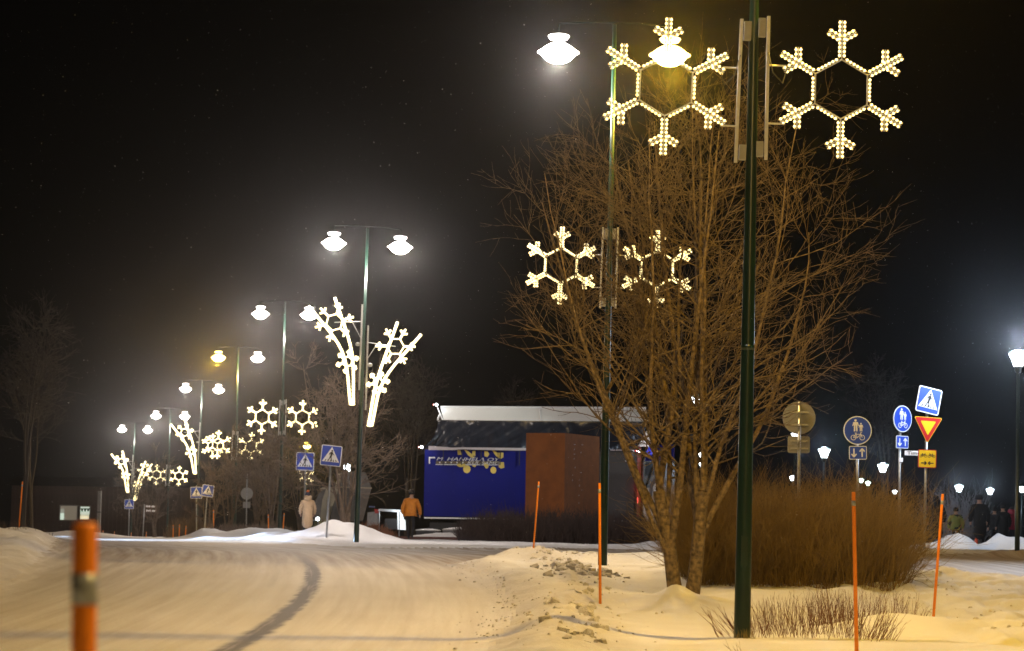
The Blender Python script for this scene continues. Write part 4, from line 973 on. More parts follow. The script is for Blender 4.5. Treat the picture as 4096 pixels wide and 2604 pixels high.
# bright corner lights with small red side
for px, py, y in ((1745, 1618, .6), (1689, 1791, -.25), (2556, 1806, -.30), (2611, 1783, .3)):
    x, z = T(px, py); h_ = MB().box((x, y, z), (.10, .10, .10)).build('corner_light', M_dark, truck)
    MB().lathe([(.02, -.06), (.055, -.03), (.06, .02), (.03, .06)], 10, (x, y - .07, z)).build('lens', lamp_mat('cold_spot_lens', (.85, .95, 1), 12), h_, True)
    MB().lathe([(.015, -.03), (.03, 0), (.015, .03)], 8, (x - .14, y - .05, z)).build('red_lens', lamp_mat('red_lens', (1, .03, .01), 3), h_, True)
    point_light('corner_lamp', h_, (x, y - .22, z), (.85, .93, 1), 10, .04)
xr, zr = T(2640, 1800)
sx_, sz_ = T(2618, 1690)
spot_light('stage_spot', truck, (T(2740, 1760)[0], -3.2, T(2740, 1760)[1]), (T(2250, 1655)[0], .4, T(2250, 1655)[1]), (.86, 1, .95), 11000, 75, .9)
hb = MB(); hb.box((T(2740, 1760)[0], -3.1, T(2740, 1760)[1]), (.3, .12, .3)); hb.tube([(T(2740, 1760)[0], -3.0, T(2740, 1760)[1]), (T(2740, 1760)[0], -3.0, -.3)], .04, 8); hb.build('spot_stand', M_dark, truck)
# open end: pinkish lit lining; pillar's red light is put into its colour
mb = MB(); q = T.poly([(2598, 1708), (2612, 1700), (2606, 1790), (2548, 1786)]); mb.prism(q, .0, .03); mb.build('end_flap', mat('pink_white_lining', (.75, .68, .66), .6), truck)
spot_light('flap_spot', truck, (T(2600, 1830)[0], -1.6, T(2600, 1830)[1]), (T(2590, 1745)[0], .0, T(2590, 1745)[1]), (1, .85, .85), 60, 60, .6)
mb = MB(); mb.prism(T.poly([(2536, 1790), (2566, 1790), (2562, 2070), (2536, 2070)]), .1, .5); mb.build('end_pillar', mat('red_light_tint', (.22, .012, .018), .3), truck)
rl = MB(); 
for px, y0_, y1_ in ((2577, 1852, 1872), (2575, 1912, 1932), (2572, 1975, 1995), (2550, 1990, 2014), (2570, 2038, 2055)):
    A = T(px - 1.6, y0_); B = T(px + 1.6, y1_); rl.prism([(A[0], A[1]), (B[0], A[1]), (B[0], B[1]), (A[0], B[1])], .02, .06)
rl.build('red_side_lights', lamp_mat('red_strip', (1, .02, .02), 1.6), truck)
point_light('red_lamp', truck, (T(2556, 1950)[0], -.3, T(2556, 1950)[1]), (1, .03, .03), 8, .1)
# ---- the printed cab / second vehicle beside it
cab = empty('printed_cab', W(2640, 2145, 107)); C_ = PL(2640, 2145, 107); tag(cab, 'truck cab printed with a large pale portrait, half behind the tree', 'truck cab')
def cpoly(name, pts, y0, y1, m, parent=cab): return MB().prism(C_.poly(pts), y0, y1).build(name, m, parent)
M_grey = mat('grey_mural_print', (.30, .26, .23), .5, noise=.3, nscale=3); M_skin_p = mat('pale_mural_print', (.55, .49, .44), .5, noise=.12, nscale=4); M_blk = mat('black_gloss_paint', (.012, .012, .014), .15)
cpoly('cab_body', [(2575, 1852), (2590, 1800), (2700, 1796), (2700, 2100), (2570, 2090)], .0, 2.2, M_blk)
cpoly('roof_deflector', [(2588, 1800), (2604, 1782), (2700, 1780), (2700, 1846), (2582, 1846)], -.05, .0, M_blue)
cpoly('side_window', [(2584, 1850), (2640, 1848), (2640, 1900), (2580, 1905)], -.02, .005, mat('dark_glass', (.01, .012, .014), .08))
cpoly('lower_panel', [(2572, 1955), (2700, 1940), (2700, 2085), (2640, 2085), (2610, 2100), (2574, 2060)], -.015, .005, M_grey)
pf = cpoly('portrait', [(2612, 1955), (2618, 1938), (2632, 1930), (2644, 1934), (2650, 1948), (2648, 1968), (2638, 1980), (2626, 1976)], -.035, -.016, M_skin_p)
mb = MB(); [mb.prism(C_.poly([(x - 4, y - 1.5), (x + 4, y - 1.5), (x + 4, y + 1.5), (x - 4, y + 1.5)]), -.045, -.0355) for x, y in ((2624, 1948), (2640, 1946))]; mb.prism(C_.poly([(2628, 1968), (2640, 1967), (2636, 1971)]), -.045, -.0355); mb.prism(C_.poly([(2631, 1950), (2634, 1950), (2636, 1961), (2630, 1961)]), -.041, -.0355); mb.build('features', mat('dark_mural_print', (.05, .04, .04), .5), pf)
cpoly('portrait_hair', [(2596, 1990), (2600, 1940), (2616, 1916), (2650, 1912), (2664, 1940), (2650, 1934), (2632, 1928), (2616, 1940), (2610, 1976), (2606, 2030), (2596, 2040)], -.032, -.0165, mat('dark_mural_print', (.05, .04, .04), .5))
cpoly('portrait_shoulder', [(2606, 2040), (2618, 2002), (2644, 1990), (2668, 2000), (2672, 2060), (2612, 2064)], -.030, -.0166, M_skin_p)
for k, (y0_, dx) in enumerate(((1982, 0), (2034, 6), (2052, 2))): cpoly('dark_stripe', [(2622 + dx, y0_), (2676, y0_ + 8), (2676, y0_ + 20), (2630 + dx, y0_ + 10)], -.040 - .003 * k, -.031, mat('dark_mural_print', (.05, .04, .04), .5))
mb = MB(); p, q = C_(2582, 1955), C_(2610, 1872); mb.tube([(p[0], -.2, p[1]), (q[0], -.2, q[1])], .035, 6); p, q = C_(2588, 1952), C_(2618, 1858); mb.tube([(p[0], -.25, p[1]), (q[0], -.25, q[1])], .02, 6); mb.build('mirror_bar', mat('chrome', (.7, .7, .68), .12, metal=1), cab)
x, z = C_(2650, 2122); MB().lathe([(.2, -.15), (.50, -.15), (.52, 0), (.5, .15), (.2, .15)], 22, (x, .3, .45), M=Matrix.Rotation(R(90), 3, 'X')).build('wheel', M_rubber, cab, True)
cpoly('wheel_arch', [(2600, 2118), (2612, 2092), (2640, 2080), (2690, 2080), (2690, 2090), (2645, 2092), (2622, 2104), (2612, 2122)], -.06, .0, mat('grey_arch', (.3, .27, .24), .5))
point_light('cab_lamp', cab, (-.2, -.9, .35), (.75, .85, 1), 55, .05); MB().box((-.2, -.9, .16), (.14, .10, .30)).build('ground_lamp', M_dark, cab)

# ------------------------------------------------------------------ rusty steel block
mn = empty('steel_block', W(2255, 2135, 97), (0, 0, 0)); mn.location.z = ground_z(mn.location.x, mn.location.y); tag(mn, 'tall rusty steel block with cut-out signs, in front of the blue truck', 'monument')
k_ = FPX / 97; topz = W(2255, 1732, 97).z - mn.location.z; wl, wr = 155 / k_, 150 / k_
M_rust = mat('rusty_steel', (.25, .078, .016), .85, noise=.22, nscale=2.2, bump=.1)
A = Vector((-wl, .55, 0)); B = Vector((0, 0, 0)); Cc = Vector((wr, 3.3, 0)); Dd = A + Cc
mb = MB(); up = Vector((0, 0, topz)); lo = Vector((0, 0, -.4)); mb.add([A + lo, B + lo, Cc + lo, Dd + lo, A + up, B + up, Cc + up, Dd + up], [(0, 1, 5, 4), (1, 2, 6, 5), (2, 3, 7, 6), (3, 0, 4, 7), (4, 5, 6, 7), (3, 2, 1, 0)]); mb.build('shell', M_rust, mn)
dr = (Cc - B).normalized(); nr = Vector((dr.y, -dr.x, 0))
cut = MB()
for px, py, t in [(2295, 1777, 0), (2328, 1775, 0), (2294, 1795, 1), (2322, 1806, 1), (2295, 1816, 0), (2293, 1833, 1), (2298, 1868, 1), (2288, 1900, 2), (2324, 1888, 0), (2287, 1920, 1), (2317, 1918, 2), (2318, 1940, 1), (2316, 1980, 1), (2328, 1958, 2), (2316, 2010, 1)]:
    u = (px - 2255) / 150 * wr / dr.x; z = topz - (py - 1735) / k_; c = B + dr * u + nr * .012 + Vector((0, 0, z)); w = .16 if t == 0 else .09; h = .022 if t == 0 else (.08 if t == 1 else .05)
    pts = [(-w / 2, -h / 2), (w / 2, -h / 2), (w / 2, h / 2), (-w / 2, h / 2)] if t == 0 else [(-w / 2, -h / 2), (w / 3, -h / 2), (w / 2, h / 2)]
    cut.add([c + dr * x + Vector((0, 0, zz_)) for x, zz_ in pts], [tuple(range(len(pts)))])
cut.build('cut_out_signs', mat('pale_cut_edge', (.55, .52, .48), .5), mn)

# ------------------------------------------------------------------ angular grey monument
mo = empty('angular_monument', W(1390, 2115, 86)); mo.location.z = ground_z(mo.location.x, mo.location.y); G = PL(1390, 2115, 86); tag(mo, 'angular grey boat-like monument beside the tall spray pole', 'monument')
M_conc = mat('weathered_concrete', (.11, .10, .09), .85, noise=.25, nscale=3, bump=.2); M_concd = mat('dark_concrete', (.075, .068, .06), .85, noise=.25, nscale=3); M_beige = mat('beige_panel', (.25, .21, .14), .7, noise=.2, nscale=3)
G0 = mo.location.z - G.origin.z
def gsolid(name, front, yf, yb, m, sc=1.0, smooth=False):
    P = [(x, z - G0) for x, z in G.poly(front)]; cx_ = sum(p[0] for p in P) / len(P); n = len(P); mb = MB()
    mb.add([(x, yf, z) for x, z in P] + [(cx_ + (x - cx_) * sc, yb, z) for x, z in P], [tuple(range(n - 1, -1, -1)), tuple(range(n, 2 * n))] + [(i, (i + 1) % n, n + (i + 1) % n, n + i) for i in range(n)])
    return mb.build(name, m, mo)
gsolid('upper_hull', [(1353, 1951), (1361, 1890), (1395, 1886), (1462, 1890), (1484, 1953)], 0, 1.6, M_conc, .8)
gsolid('lower_hull', [(1345, 1948), (1484, 1953), (1450, 2085), (1318, 2085)], .05, 1.6, M_concd, .8)
gsolid('hull_panel', [(1420, 1951), (1484, 1954), (1452, 2080), (1418, 2085)], -.02, .05, mat('brown_grey_panel', (.12, .10, .085), .8, noise=.2), 1)
gsolid('rim_strip', [(1352, 1947), (1486, 1951), (1486, 1956), (1352, 1951)], -.04, .0, M_beige)
gsolid('slanting_beam', [(1355, 1893), (1366, 1893), (1358, 1942), (1332, 2025), (1320, 2025), (1336, 1960)], -.14, .1, M_beige)
gsolid('curved_panel', [(1252, 2080), (1255, 2010), (1268, 1978), (1288, 1958), (1300, 1955), (1285, 2010), (1276, 2080)], .5, .7, M_conc)
gsolid('side_panel', [(1276, 2085), (1286, 2000), (1300, 1958), (1338, 1952), (1325, 2030), (1312, 2085)], .3, .5, M_beige)
gsolid('top_fin', [(1275, 1957), (1285, 1950), (1340, 1951), (1338, 1957)], .3, .6, M_beige)
# floodlight pair behind the monument, small lamp and lit twig wreath at its foot
fl_ = empty('floodlight', W(1386, 2110, 92)); tag(fl_, 'white double floodlight glaring above the grey monument', 'floodlight'); H_ = PL(1386, 2110, 92)
mb = MB(); a = H_(1392, 1880); mb.tube([(0, 0, -.3), (a[0], 0, a[1])], .05, 8); mb.build('pole', M_galv, fl_)
for pts in ([(1371, 1866), (1376, 1863), (1388, 1886), (1382, 1889)], [(1382, 1864), (1392, 1858), (1403, 1866), (1400, 1884), (1394, 1888)]): MB().prism(H_.poly(pts), -.1, .05).build('lens', lamp_mat('cold_flood_lens', (.85, .97, 1), 14), fl_)
point_light('flood_lamp', fl_, (a[0], -.35, a[1] + .15), (.8, .93, 1), 130, .1)
ml = empty('path_lamp', W(1272, 2110, 84)); Hm = PL(1272, 2110, 84); tag(ml, 'small white lamp at the foot of the curved grey panel', 'lamp'); b = Hm(1271, 2076)
mb = MB(); mb.tube([(0, 0, -.3), (0, 0, b[1] - .02), (-.2, 0, b[1] - .06)], .02, 6); mb.build('stem', M_galv, ml); MB().lathe([(.03, -.06), (.065, -.02), (.06, .04), (.02, .06)], 10, (b[0], -.05, b[1])).build('lens', lamp_mat('cold_spot_lens', (.85, .95, 1), 12), ml, True)
point_light('path_light', ml, (b[0], -.2, b[1] + .05), (.9, .95, 1), 2.5, .04)
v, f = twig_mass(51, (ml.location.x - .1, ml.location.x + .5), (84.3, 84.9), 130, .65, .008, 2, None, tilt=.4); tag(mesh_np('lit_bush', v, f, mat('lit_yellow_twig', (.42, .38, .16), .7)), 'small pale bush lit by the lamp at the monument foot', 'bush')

# ------------------------------------------------------------------ market stall, crates behind the orange jacket
st = empty('market_stall', W(1575, 2120, 104)); S_ = PL(1575, 2120, 104); tag(st, 'small market stall with a white lit counter behind the walking person', 'market stall')
mb = MB(); mb.prism(S_.poly([(1518, 2036), (1604, 2040), (1604, 2050), (1514, 2044)]), -.6, 1.0); mb.build('canopy', mat('white_canopy', (.45, .46, .48), .6), st)
MB().prism(S_.poly([(1588, 2050), (1606, 2050), (1620, 2082), (1622, 2120), (1590, 2118)]), .2, .3).build('lit_panel', lamp_mat('lit_white_panel', (.85, .95, 1), 1.0), st)
MB().prism(S_.poly([(1470, 2050), (1508, 2046), (1512, 2100), (1468, 2104)]), .0, .8).build('side_crate', mat('pale_crate', (.20, .19, .19), .7, noise=.2), st)
MB().prism(S_.poly([(1475, 2024), (1497, 2025), (1497, 2031), (1475, 2030)]), .1, .5).build('blue_lid', mat('blue_crate', (.05, .10, .25), .5), st)
MB().prism(S_.poly([(1497, 2036), (1516, 2038), (1520, 2054), (1500, 2054)]), -.1, .1).build('red_cloth', mat('red_cloth', (.30, .03, .03), .7), st)
for px in (1520, 1600): a = S_(px, 2045); MB().tube([(a[0], -.5, a[1]), (a[0], -.5, -.3)], .025, 6).build('post', M_galv, st)
MB().prism(S_.poly([(1540, 2075), (1588, 2075), (1588, 2118), (1540, 2118)]), -.2, .4).build('counter', M_dark, st)
point_light('stall_lamp', st, (S_(1590, 2060)[0], -.9, S_(1590, 2060)[1]), (.85, .95, 1), 14, .06)
kb = MB(); a, b = W(1560, 2152, 95), W(2060, 2150, 95); kb.box(((a.x + b.x) / 2, 95, ground_z(a.x, 95) + .02), (b.x - a.x, .5, .22)); tag(kb.build('kerb', mat('red_brick_kerb', (.11, .045, .035), .8, noise=.3, nscale=6)), kind='structure')

# ------------------------------------------------------------------ dark building with two lit windows, grey post
bd = empty('dark_building', W(330, 2150, 235)); bd.location.z = -1.4; B_ = PL(330, 2150, 235); zb = bd.location.z - B_.origin.z; tag(bd, 'dark timber building with two lit windows across the far road', 'building')
bp = lambda pts: [(x, z - zb) for x, z in B_.poly(pts)]
M_wood = mat('dark_brown_boards', (.035, .02, .015), .85, noise=.3, nscale=2)
a0, a1 = bp([(40, 2150)])[0][0], bp([(760, 2150)])[0][0]
MB().box(((a0 + a1) / 2, 4.2, 2.2), (a1 - a0, 8, 5.4)).build('wall', M_wood, bd)
nb_ = int((a1 - a0) / .42)
me0 = None
for i in range(nb_):
    x = a0 + .21 + i * .42
    if me0 is None: o = MB().box((0, 0, 2.2), (.39, .05, 5.4)).build('wall_board', M_wood, bd); me0 = o.data
    else: o = link(bpy.data.objects.new('wall_board', me0), bd)
    o.location = (x, .16 + .008 * (i % 3), 0)
MB().add([(a0 - .4, -.3, 4.9), (a1 + .4, -.3, 4.9), (a1 + .4, 4.2, 5.9), (a0 - .4, 4.2, 5.9), (a0 - .4, 8.7, 4.9), (a1 + .4, 8.7, 4.9)], [(0, 1, 2, 3), (3, 2, 5, 4), (0, 3, 4), (1, 5, 2)]).build('roof', mat('dark_roof', (.012, .011, .010), 1, spec=0), bd)
def window(x0, y0, x1, y1, lit, dim):
    P = bp([(x0, y0), (x1, y1)]); (xa_, za_), (xb_, zb_) = P; w = empty('window', (0, 0, 0)); w.parent = bd
    mb = MB()
    for c, s in ((((xa_ + xb_) / 2, .08, za_), (xb_ - xa_ + .16, .1, .09)), (((xa_ + xb_) / 2, .08, zb_), (xb_ - xa_ + .16, .1, .09)), ((xa_, .08, (za_ + zb_) / 2), (.09, .1, za_ - zb_)), ((xb_, .08, (za_ + zb_) / 2), (.09, .1, za_ - zb_))): mb.box(c, s)
    mb.build('frame', mat('grey_window_frame', (.20, .20, .20), .6), w)
    MB().box(((xa_ + xb_) / 2, .115, (za_ + zb_) / 2), (xb_ - xa_, .02, za_ - zb_)).build('pane', dim, w)
    for n_, (px0, py0, px1, py1), m in lit:
        (u0, v0), (u1, v1) = bp([(px0, py0), (px1, py1)]); MB().box(((u0 + u1) / 2, .098, (v0 + v1) / 2), (u1 - u0, .012, v0 - v1)).build(n_, m, w)
    return w
Ld = lamp_mat('dim_window', (.55, .60, .55), .05); Lb = lamp_mat('lit_window', (.72, .95, .80), .62); Ly = lamp_mat('lit_window_warm', (1, .88, .55), .75); Lg = lamp_mat('half_lit_window', (.6, .75, .68), .22)
window(238, 2022, 307, 2082, [('lit_curtain', (239, 2036, 254, 2051), Lg), ('lit_curtain', (239, 2053, 254, 2080), Lb)], Ld)
w = window(318, 2025, 357, 2080, [('lit_pane', (319, 2028, 356, 2059), Lb), ('lit_pane', (319, 2062, 352, 2078), Ly)], Ld)
mb = MB()
for x in (326, 338, 350):
    mb.prism(bp([(x - 6, 2034), (x + 6, 2034), (x + 3, 2044), (x, 2050), (x - 3, 2044)]), .080, .090)
mb.build('curtain_hanging', mat('dark_leaf_curtain', (.03, .05, .035), .8), w)
cp = empty('concrete_post', W(393, 2150, 176)); P_ = PL(393, 2150, 176); tag(cp, 'tall grey concrete post in front of the dark building', 'post'); MB().prism(P_.poly([(386, 2170), (400, 2170), (403, 1965), (390, 1965)]), -.15, .15).build('shaft', mat('grey_post', (.16, .16, .15), .8, noise=.2), cp); MB().prism(P_.poly([(384, 2047), (402, 2047), (402, 2051), (384, 2051)]), -.17, .17).build('band', M_dark, cp)
lw = empty('far_house', W(615, 2150, 262)); Q_ = PL(615, 2150, 262); tag(lw, 'dark far house with one greenish lit window above the bare trees', 'house'); MB().prism(Q_.poly([(560, 2160), (690, 2160), (690, 1985), (560, 1985)]), .1, 6).build('wall', M_wood, lw); MB().prism(Q_.poly([(604, 1992), (622, 1992), (622, 2014), (604, 2014)]), .02, .09).build('window', Lg, lw)
MB().prism(Q_.poly([(550, 1985), (700, 1985), (625, 1950)]), .0, 6.2).build('roof', mat('dark_roof', (0, 0, 0)), lw)

# ------------------------------------------------------------------ distant lamp and snowflake on another street
dl = W(1228, 1785, 215)
g_ = ground_z(dl.x, dl.y); root = empty('street_lamp', (dl.x, dl.y, g_)); tag(root, 'single yellow street lamp just above the zebra sign', 'street lamp'); MB().tube([(0, 0, -.3), (0, 0, dl.z - g_ + .2)], [.09, .05], 10).build('pole', M_green, root, True)
make_shade(root, (0, -.2, dl.z - g_), SODIUM, PY, '', True)
flake(1222, 1905, 214, 72, 'tiny lit snowflake glimpsed below the zebra sign over the pale coat', 0, 0, None)

# ------------------------------------------------------------------ parked car out of frame whose headlights rake the road
car = empty('parked_car', (-22.5, 80, 0)); car.location.z = ground_z(-22.5, 80); tag(car, 'dark car with bright headlights standing beside the far snow bank', 'car')
M_car = mat('dark_car_paint', (.03, .03, .035), .25)
MB().prism([(-2.1, .25), (2.1, .25), (2.15, .62), (1.9, .82), (1.0, .92), (.45, 1.40), (-1.0, 1.45), (-1.75, .98), (-2.12, .9)], -.85, .85).build('body', M_car, car)
MB().prism([(.92, .93), (.45, 1.34), (-.95, 1.39), (-1.55, .98)], -.87, .87).build('side_glass', mat('dark_glass', (.01, .01, .01)), car)
for wx in (-1.35, 1.35):
    for wy in (-.82, .82): MB().lathe([(.15, -.1), (.31, -.1), (.32, 0), (.31, .1), (.15, .1)], 18, (wx, wy, .3), M=Matrix.Rotation(R(90), 3, 'X')).build('wheel', M_rubber, car, True)
for wy in (-.6, .6):
    h_ = MB().box((2.13, wy, .66), (.06, .34, .13)).build('headlight', lamp_mat('headlight_glass', (.85, .92, 1), 8), car)
    sp_ = spot_light('headlight_beam', h_, (2.2, wy, .66), (12.0, wy + .3, -.15), (.46, .66, 1), 26000, 70, .6, .05); sp_.scale = (1, .10, 1)
# ------------------------------------------------------------------ people
def skin_body(name, verts, edges, radii, m, parent, sub=1, root_i=0):
    me = bpy.data.meshes.new(name); me.from_pydata(verts, edges, []); o = bpy.data.objects.new(name, me); COL.objects.link(o)
    md = o.modifiers.new('skin', 'SKIN'); md.use_smooth_shade = True
    sv = me.skin_vertices[0].data if me.skin_vertices else None
    if sv is None:
        bm = bmesh.new(); bm.from_mesh(me); bm.verts.layers.skin.verify(); bm.to_mesh(me); bm.free(); sv = me.skin_vertices[0].data
    for i, r in enumerate(radii): sv[i].radius = r if hasattr(r, '__len__') else (r, r); sv[i].use_root = (i == root_i)
    o.modifiers.new('subdivision', 'SUBSURF').levels = sub; o.modifiers['subdivision'].render_levels = sub
    bpy.context.view_layer.update(); me2 = bpy.data.meshes.new_from_object(o.evaluated_get(bpy.context.evaluated_depsgraph_get()))
    bpy.data.objects.remove(o); me2.materials.clear()
    for q in (m if isinstance(m, (list, tuple)) else [m]): me2.materials.append(q)
    me2.polygons.foreach_set('use_smooth', np.ones(len(me2.polygons), bool))
    return link(bpy.data.objects.new(name, me2), parent)
M_skin = mat('skin', (.45, .27, .19), .6); M_trou = mat('dark_trousers', (.014, .015, .02), .9, noise=.3, nscale=9); M_boot = mat('black_boots', (.01, .01, .011), .6)
def person(loc, H, face, label, coat, coat_m, hat_m=None, trousers=M_trou, stride=0, arms=(0, 0), bend=0, hood=None, pom=None, lean=0, belt=None):
    """standing or walking figure, local +Y is where it faces; face = turn about z"""
    k = H / 1.75; root = empty('person', loc, (0, 0, face)); root.scale = (k, k, k); tag(root, label, 'person')
    st = stride
    V = [(0, 0, .95), (0, .01, 1.12), (0, .02 + bend * .3, 1.30), (0, .03 + bend, 1.46), (0, .04 + bend * 1.2, 1.54), (0, .05 + bend * 1.4, 1.66),   # pelvis..head
         (-.10, 0, .90), (-.11, .5 * st + .03, .50), (-.11, st, .09), (-.11, st + .16, .045),
         (.10, 0, .90), (.11, -.35 * st + .04, .50), (.11, -st, .10 + abs(st) * .25), (.11, -st + .15, .05 + abs(st) * .12),
         (-.19, .03 + bend, 1.42), (-.27, .0 + arms[0] * .5 + bend, 1.14), (-.27, .10 + arms[0] + bend, .90), (-.265, .15 + arms[0] + bend, .80),
         (.19, .03 + bend, 1.42), (.27, .0 + arms[1] * .5 + bend, 1.14), (.27, .10 + arms[1] + bend, .90), (.265, .15 + arms[1] + bend, .80), (0, .16 + bend * 1.4, 1.645)]
    E = [(0, 1), (1, 2), (2, 3), (3, 4), (4, 5), (0, 6), (6, 7), (7, 8), (8, 9), (0, 10), (10, 11), (11, 12), (12, 13), (3, 14), (14, 15), (15, 16), (16, 17), (3, 18), (18, 19), (19, 20), (20, 21), (5, 22)]
    Rd = [(.15, .11), (.14, .10), (.16, .11), (.15, .10), .055, (.088, .105), .085, .058, .045, .035, .085, .058, .045, .035, .06, .045, .035, .035, .06, .045, .035, .035, .018]
    body = skin_body('body', V, E, Rd, [trousers, M_skin, M_boot], root, 2)
    for p in body.data.polygons:
        z = p.center[2]; ax_ = abs(p.center[0]); p.material_index = 1 if (z > 1.5 or (ax_ > .2 and z < .95 and z > .7)) else (2 if z < .16 else 0)
    # fingers: short chains from each palm
    for s, a in ((-1, arms[0]), (1, arms[1])):
        mb = MB(); bx, by, bz = s * .265, .15 + a + bend, .80
        for q, (dx, L) in enumerate(((-.026, .07), (-.009, .08), (.009, .078), (.026, .06))): mb.tube([(bx + dx * .3, by + dx, bz), (bx + dx * .3 - s * .008, by + dx + .01, bz - L * .6), (bx + dx * .3 - s * .02, by + dx + .012, bz - L)], [.010, .009, .007], 5)
        mb.tube([(bx, by + .03, bz + .03), (bx - s * .02, by + .055, bz), (bx - s * .025, by + .06, bz - .03)], [.011, .010, .008], 5)
        mb.build('fingers', M_skin if hat_m is None else M_boot, root, True)
    # coat: one surface with sleeves
    hem = .30 if coat == 'long' else .84; w = .0
    CV = [(0, 0, 1.05), (0, .015 + bend * .3, 1.26), (0, .03 + bend, 1.42), (0, .035 + bend * 1.1, 1.52), (0, -.005, (1.05 + hem) / 2), (0, 0, hem),
          (-.21, .02 + bend, 1.41), (-.30, .0 + arms[0] * .5 + bend, 1.14), (-.29, .09 + arms[0] + bend, .90), (.21, .02 + bend, 1.41), (.30, .0 + arms[1] * .5 + bend, 1.14), (.29, .09 + arms[1] + bend, .90)]
    CE = [(0, 1), (1, 2), (2, 3), (0, 4), (4, 5), (2, 6), (6, 7), (7, 8), (2, 9), (9, 10), (10, 11)]
    big_ = 1.0
    CRd = [(.235, .17), (.235, .175), (.20, .14), (.085, .085), (.245, .175), (.25, .175) if coat == 'long' else (.23, .165), .095, .085, .065, .095, .085, .065]
    c = skin_body('coat', CV, CE, CRd, coat_m, root, 2)
    if coat == 'long' or coat == 'quilted':
        # quilted rings
        for v in c.data.vertices:
            z = v.co.z; r_ = Vector((v.co.x, v.co.y, 0)); v.co.x *= 1 + .035 * math.cos(z * 2 * math.pi / .115); v.co.y *= 1 + .05 * math.cos(z * 2 * math.pi / .115)
    hx, hy, hz = 0, .05 + bend * 1.4, 1.66
    if hood: MB().lathe([(.10, -.20), (.15, -.15), (.165, -.05), (.15, .03), (.12, .045)], 16, (hx, hy - .04, hz - .03), 1, .95).build('hood', hood, root, True)
    if hat_m:
        MB().lathe([(.100, -.03), (.112, .0), (.112, .05), (.095, .11), (.05, .145), (.0, .15)], 16, (hx, hy - .005, hz + .01), 1, 1.12).build('hat', hat_m, root, True)
        if pom: MB().lathe([(.02, -.05), (.05, -.03), (.06, 0), (.05, .035), (.01, .055)], 10, (hx, hy, hz + .19)).build('pom_pom', pom, root, True)
    else:
        MB().lathe([(.095, -.06), (.108, .0), (.108, .04), (.09, .09), (.05, .115), (.0, .12)], 16, (hx, hy - .03, hz + .0), 1, 1.05).build('hair', mat('dark_hair', (.02, .013, .01), .7), root, True)
    fm = MB()
    for sx in (-1, 1): fm.lathe([(.004, -.006), (.011, 0), (.004, .006)], 6, (sx * .033, hy + .098, hz + .0)); 
    fm.tube([(-.022, hy + .10, hz - .055), (.022, hy + .10, hz - .055)], .006, 5); fm.build('eyes_and_mouth', mat('dark_features', (.08, .03, .025), .5), root)
    em_ = MB()
    for sx in (-1, 1): em_.lathe([(.006, -.03), (.018, 0), (.006, .03)], 6, (sx * .092, hy - .005, hz - .005), .6, 1)
    em_.build('ears', M_skin, root)
    return root
def at_ground(px, D, dz=0): return gpt(px, D, dz)
M_cream = mat('cream_quilted_coat', (.60, .42, .26), .7, noise=.08, nscale=14, bump=.3)
M_ojack = mat('orange_jacket', (.62, .21, .012), .7, noise=.12, nscale=9, bump=.35)
M_navy = mat('navy_hat', (.02, .02, .045), .9); M_pom = mat('orange_pom', (.75, .12, .02), .9); M_black = mat('black_cloth', (.010, .010, .011), .95, noise=.2)
l1 = W(1228, 2146, 80.5)
person(l1, 1.44, R(8), 'person in a long cream quilted coat and navy hat with orange bobble', 'long', M_cream, M_navy, arms=(.0, .10), hood=M_cream, pom=M_pom)
l2 = W(1640, 2158, 88)
person(l2, 1.77, R(-10), 'person in an orange jacket and dark trousers walking towards the truck', 'jacket', M_ojack, M_black, stride=.20, arms=(-.08, .20), bend=.06, hood=None)
for px, D, H, fc, lab, ct, m, hat, kw in [
    (3752, 84, 1.82, R(10), 'person in a long black hooded coat behind the leaning orange marker', 'long', M_black, M_black, dict(hood=M_black)),
    (3830, 84.5, 1.45, R(-12), 'person in a green and dark patterned jacket between the black figures', 'jacket', None, M_black, dict(hood=None)),
    (3925, 83, 1.84, R(4), 'tall person in black with a pale collar between the two snow heaps', 'long', M_black, M_black, dict(arms=(.02, .02))),
    (3985, 87, 1.5, R(160), 'short person in dark clothes standing behind the snow heap', 'jacket', M_black, M_black, dict()),
    (4020, 86, 1.6, R(20), 'person in dark clothes next to the large park lantern', 'long', M_black, M_black, dict()),
    (4052, 88, 1.56, R(200), 'person with a red-pink hood half behind the lantern pole', 'jacket', mat('dark_pink_jacket', (.32, .02, .05), .8), None, dict(hood=mat('dark_pink_jacket', (0, 0, 0)))),
    (3722, 87, 1.5, R(30), 'short person in a dull pink hat beside the black-coated one', 'jacket', M_black, mat('dull_pink_hat', (.16, .02, .04), .9), dict())]:
    if m is None:
        m = bpy.data.materials.new('green_camouflage'); n, l = nodes(m); b = n['Principled BSDF']; tc = n.new('ShaderNodeTexCoord'); nz = n.new('ShaderNodeTexNoise'); nz.inputs['Scale'].default_value = 4.5
        cr = n.new('ShaderNodeValToRGB'); e = cr.color_ramp.elements; cr.color_ramp.interpolation = 'CONSTANT'; e[0].color = (.015, .02, .01, 1); e[1].position = .47; e[1].color = (.20, .24, .05, 1)
        l.new(tc.outputs['Object'], nz.inputs['Vector']); l.new(nz.outputs['Fac'], cr.inputs[0]); l.new(cr.outputs[0], b.inputs['Base Color']); b.inputs['Roughness'].default_value = .8
    person(gpt(px, D, -.02), H, fc, lab, ct, m, hat, **kw)
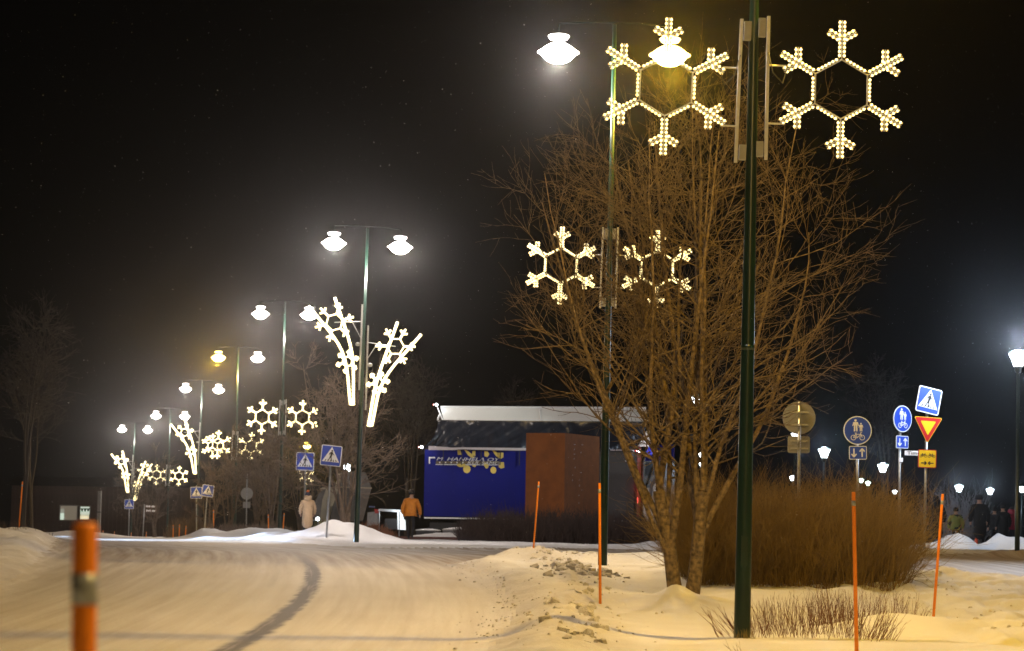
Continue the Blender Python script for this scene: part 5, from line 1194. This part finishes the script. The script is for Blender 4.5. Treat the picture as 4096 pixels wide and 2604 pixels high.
# small orange sledge between the heaps
sl = empty('sledge', gpt(3908, 68)); sl.scale = (.6, .6, .6); tag(sl, 'orange plastic sledge standing on end between the snow heaps', 'sledge'); M_sl = mat('orange_sledge', (.60, .05, .01), .4)
MB().add([(-.09, 0, -.05), (.10, 0, -.05), (.12, .1, .50), (.04, .1, .58), (-.02, .1, .46), (-.09, .06, -.05), (.10, .06, -.05), (.12, .16, .50), (.04, .16, .58), (-.02, .16, .46)], [(0, 1, 2, 3, 4), (9, 8, 7, 6, 5), (0, 5, 6, 1), (1, 6, 7, 2), (2, 7, 8, 3), (3, 8, 9, 4), (4, 9, 5, 0)]).build('shell', M_sl, sl)
MB().tube([(.04, .1, .5), (.10, .02, .62), (.16, .0, .5)], .008, 5).build('rope', M_dark, sl)

# ------------------------------------------------------------------ driving snow in the air
rng = np.random.default_rng(77); N = 5200
D = 15 + 75 * rng.random(N) ** .7; px = rng.uniform(-100, 4200, N); py = rng.uniform(-150, 2200, N)
dirs = FPX * np.array(CF)[None] + (px - CX)[:, None] * np.array(CR)[None] - (py - CY)[:, None] * np.array(CU)[None]
Pp = dirs * (D / dirs[:, 1])[:, None]
ok = Pp[:, 2] > -.3; Pp = Pp[ok]; N = len(Pp); s = rng.uniform(.0008, .0022, N)[:, None, None]
tet = np.array([(1, 1, 1), (1, -1, -1), (-1, 1, -1), (-1, -1, 1)], float); q = rng.normal(0, .5, (N, 4, 3))
V = Pp[:, None] + (tet[None] + q) * s; F = np.array([(0, 1, 2), (0, 3, 1), (0, 2, 3), (1, 3, 2)])[None] + (np.arange(N) * 4)[:, None, None]
tag(mesh_np('falling_snow', V.reshape(-1, 3), F.reshape(-1, 3), mat('snow_flake', (.85, .85, .88), .7)), 'fine snow flakes blowing through the night air', 'falling snow', kind='stuff')

# ------------------------------------------------------------------ haze: snowy air glowing round the lamps
hz = MB().box((0, 110, 3.3), (330, 380, 16.6)).build('haze', None); hm = bpy.data.materials.new('snowy_air'); n, l = nodes(hm)
for q in list(n): n.remove(q)
out = n.new('ShaderNodeOutputMaterial'); pv = n.new('ShaderNodeVolumePrincipled'); pv.inputs['Color'].default_value = (.92, .92, .92, 1); pv.inputs['Density'].default_value = .00017; pv.inputs['Anisotropy'].default_value = .957
l.new(pv.outputs[0], out.inputs['Volume']); hz.data.materials.append(hm); hm.cycles.homogeneous_volume = True; tag(hz, kind='stuff')
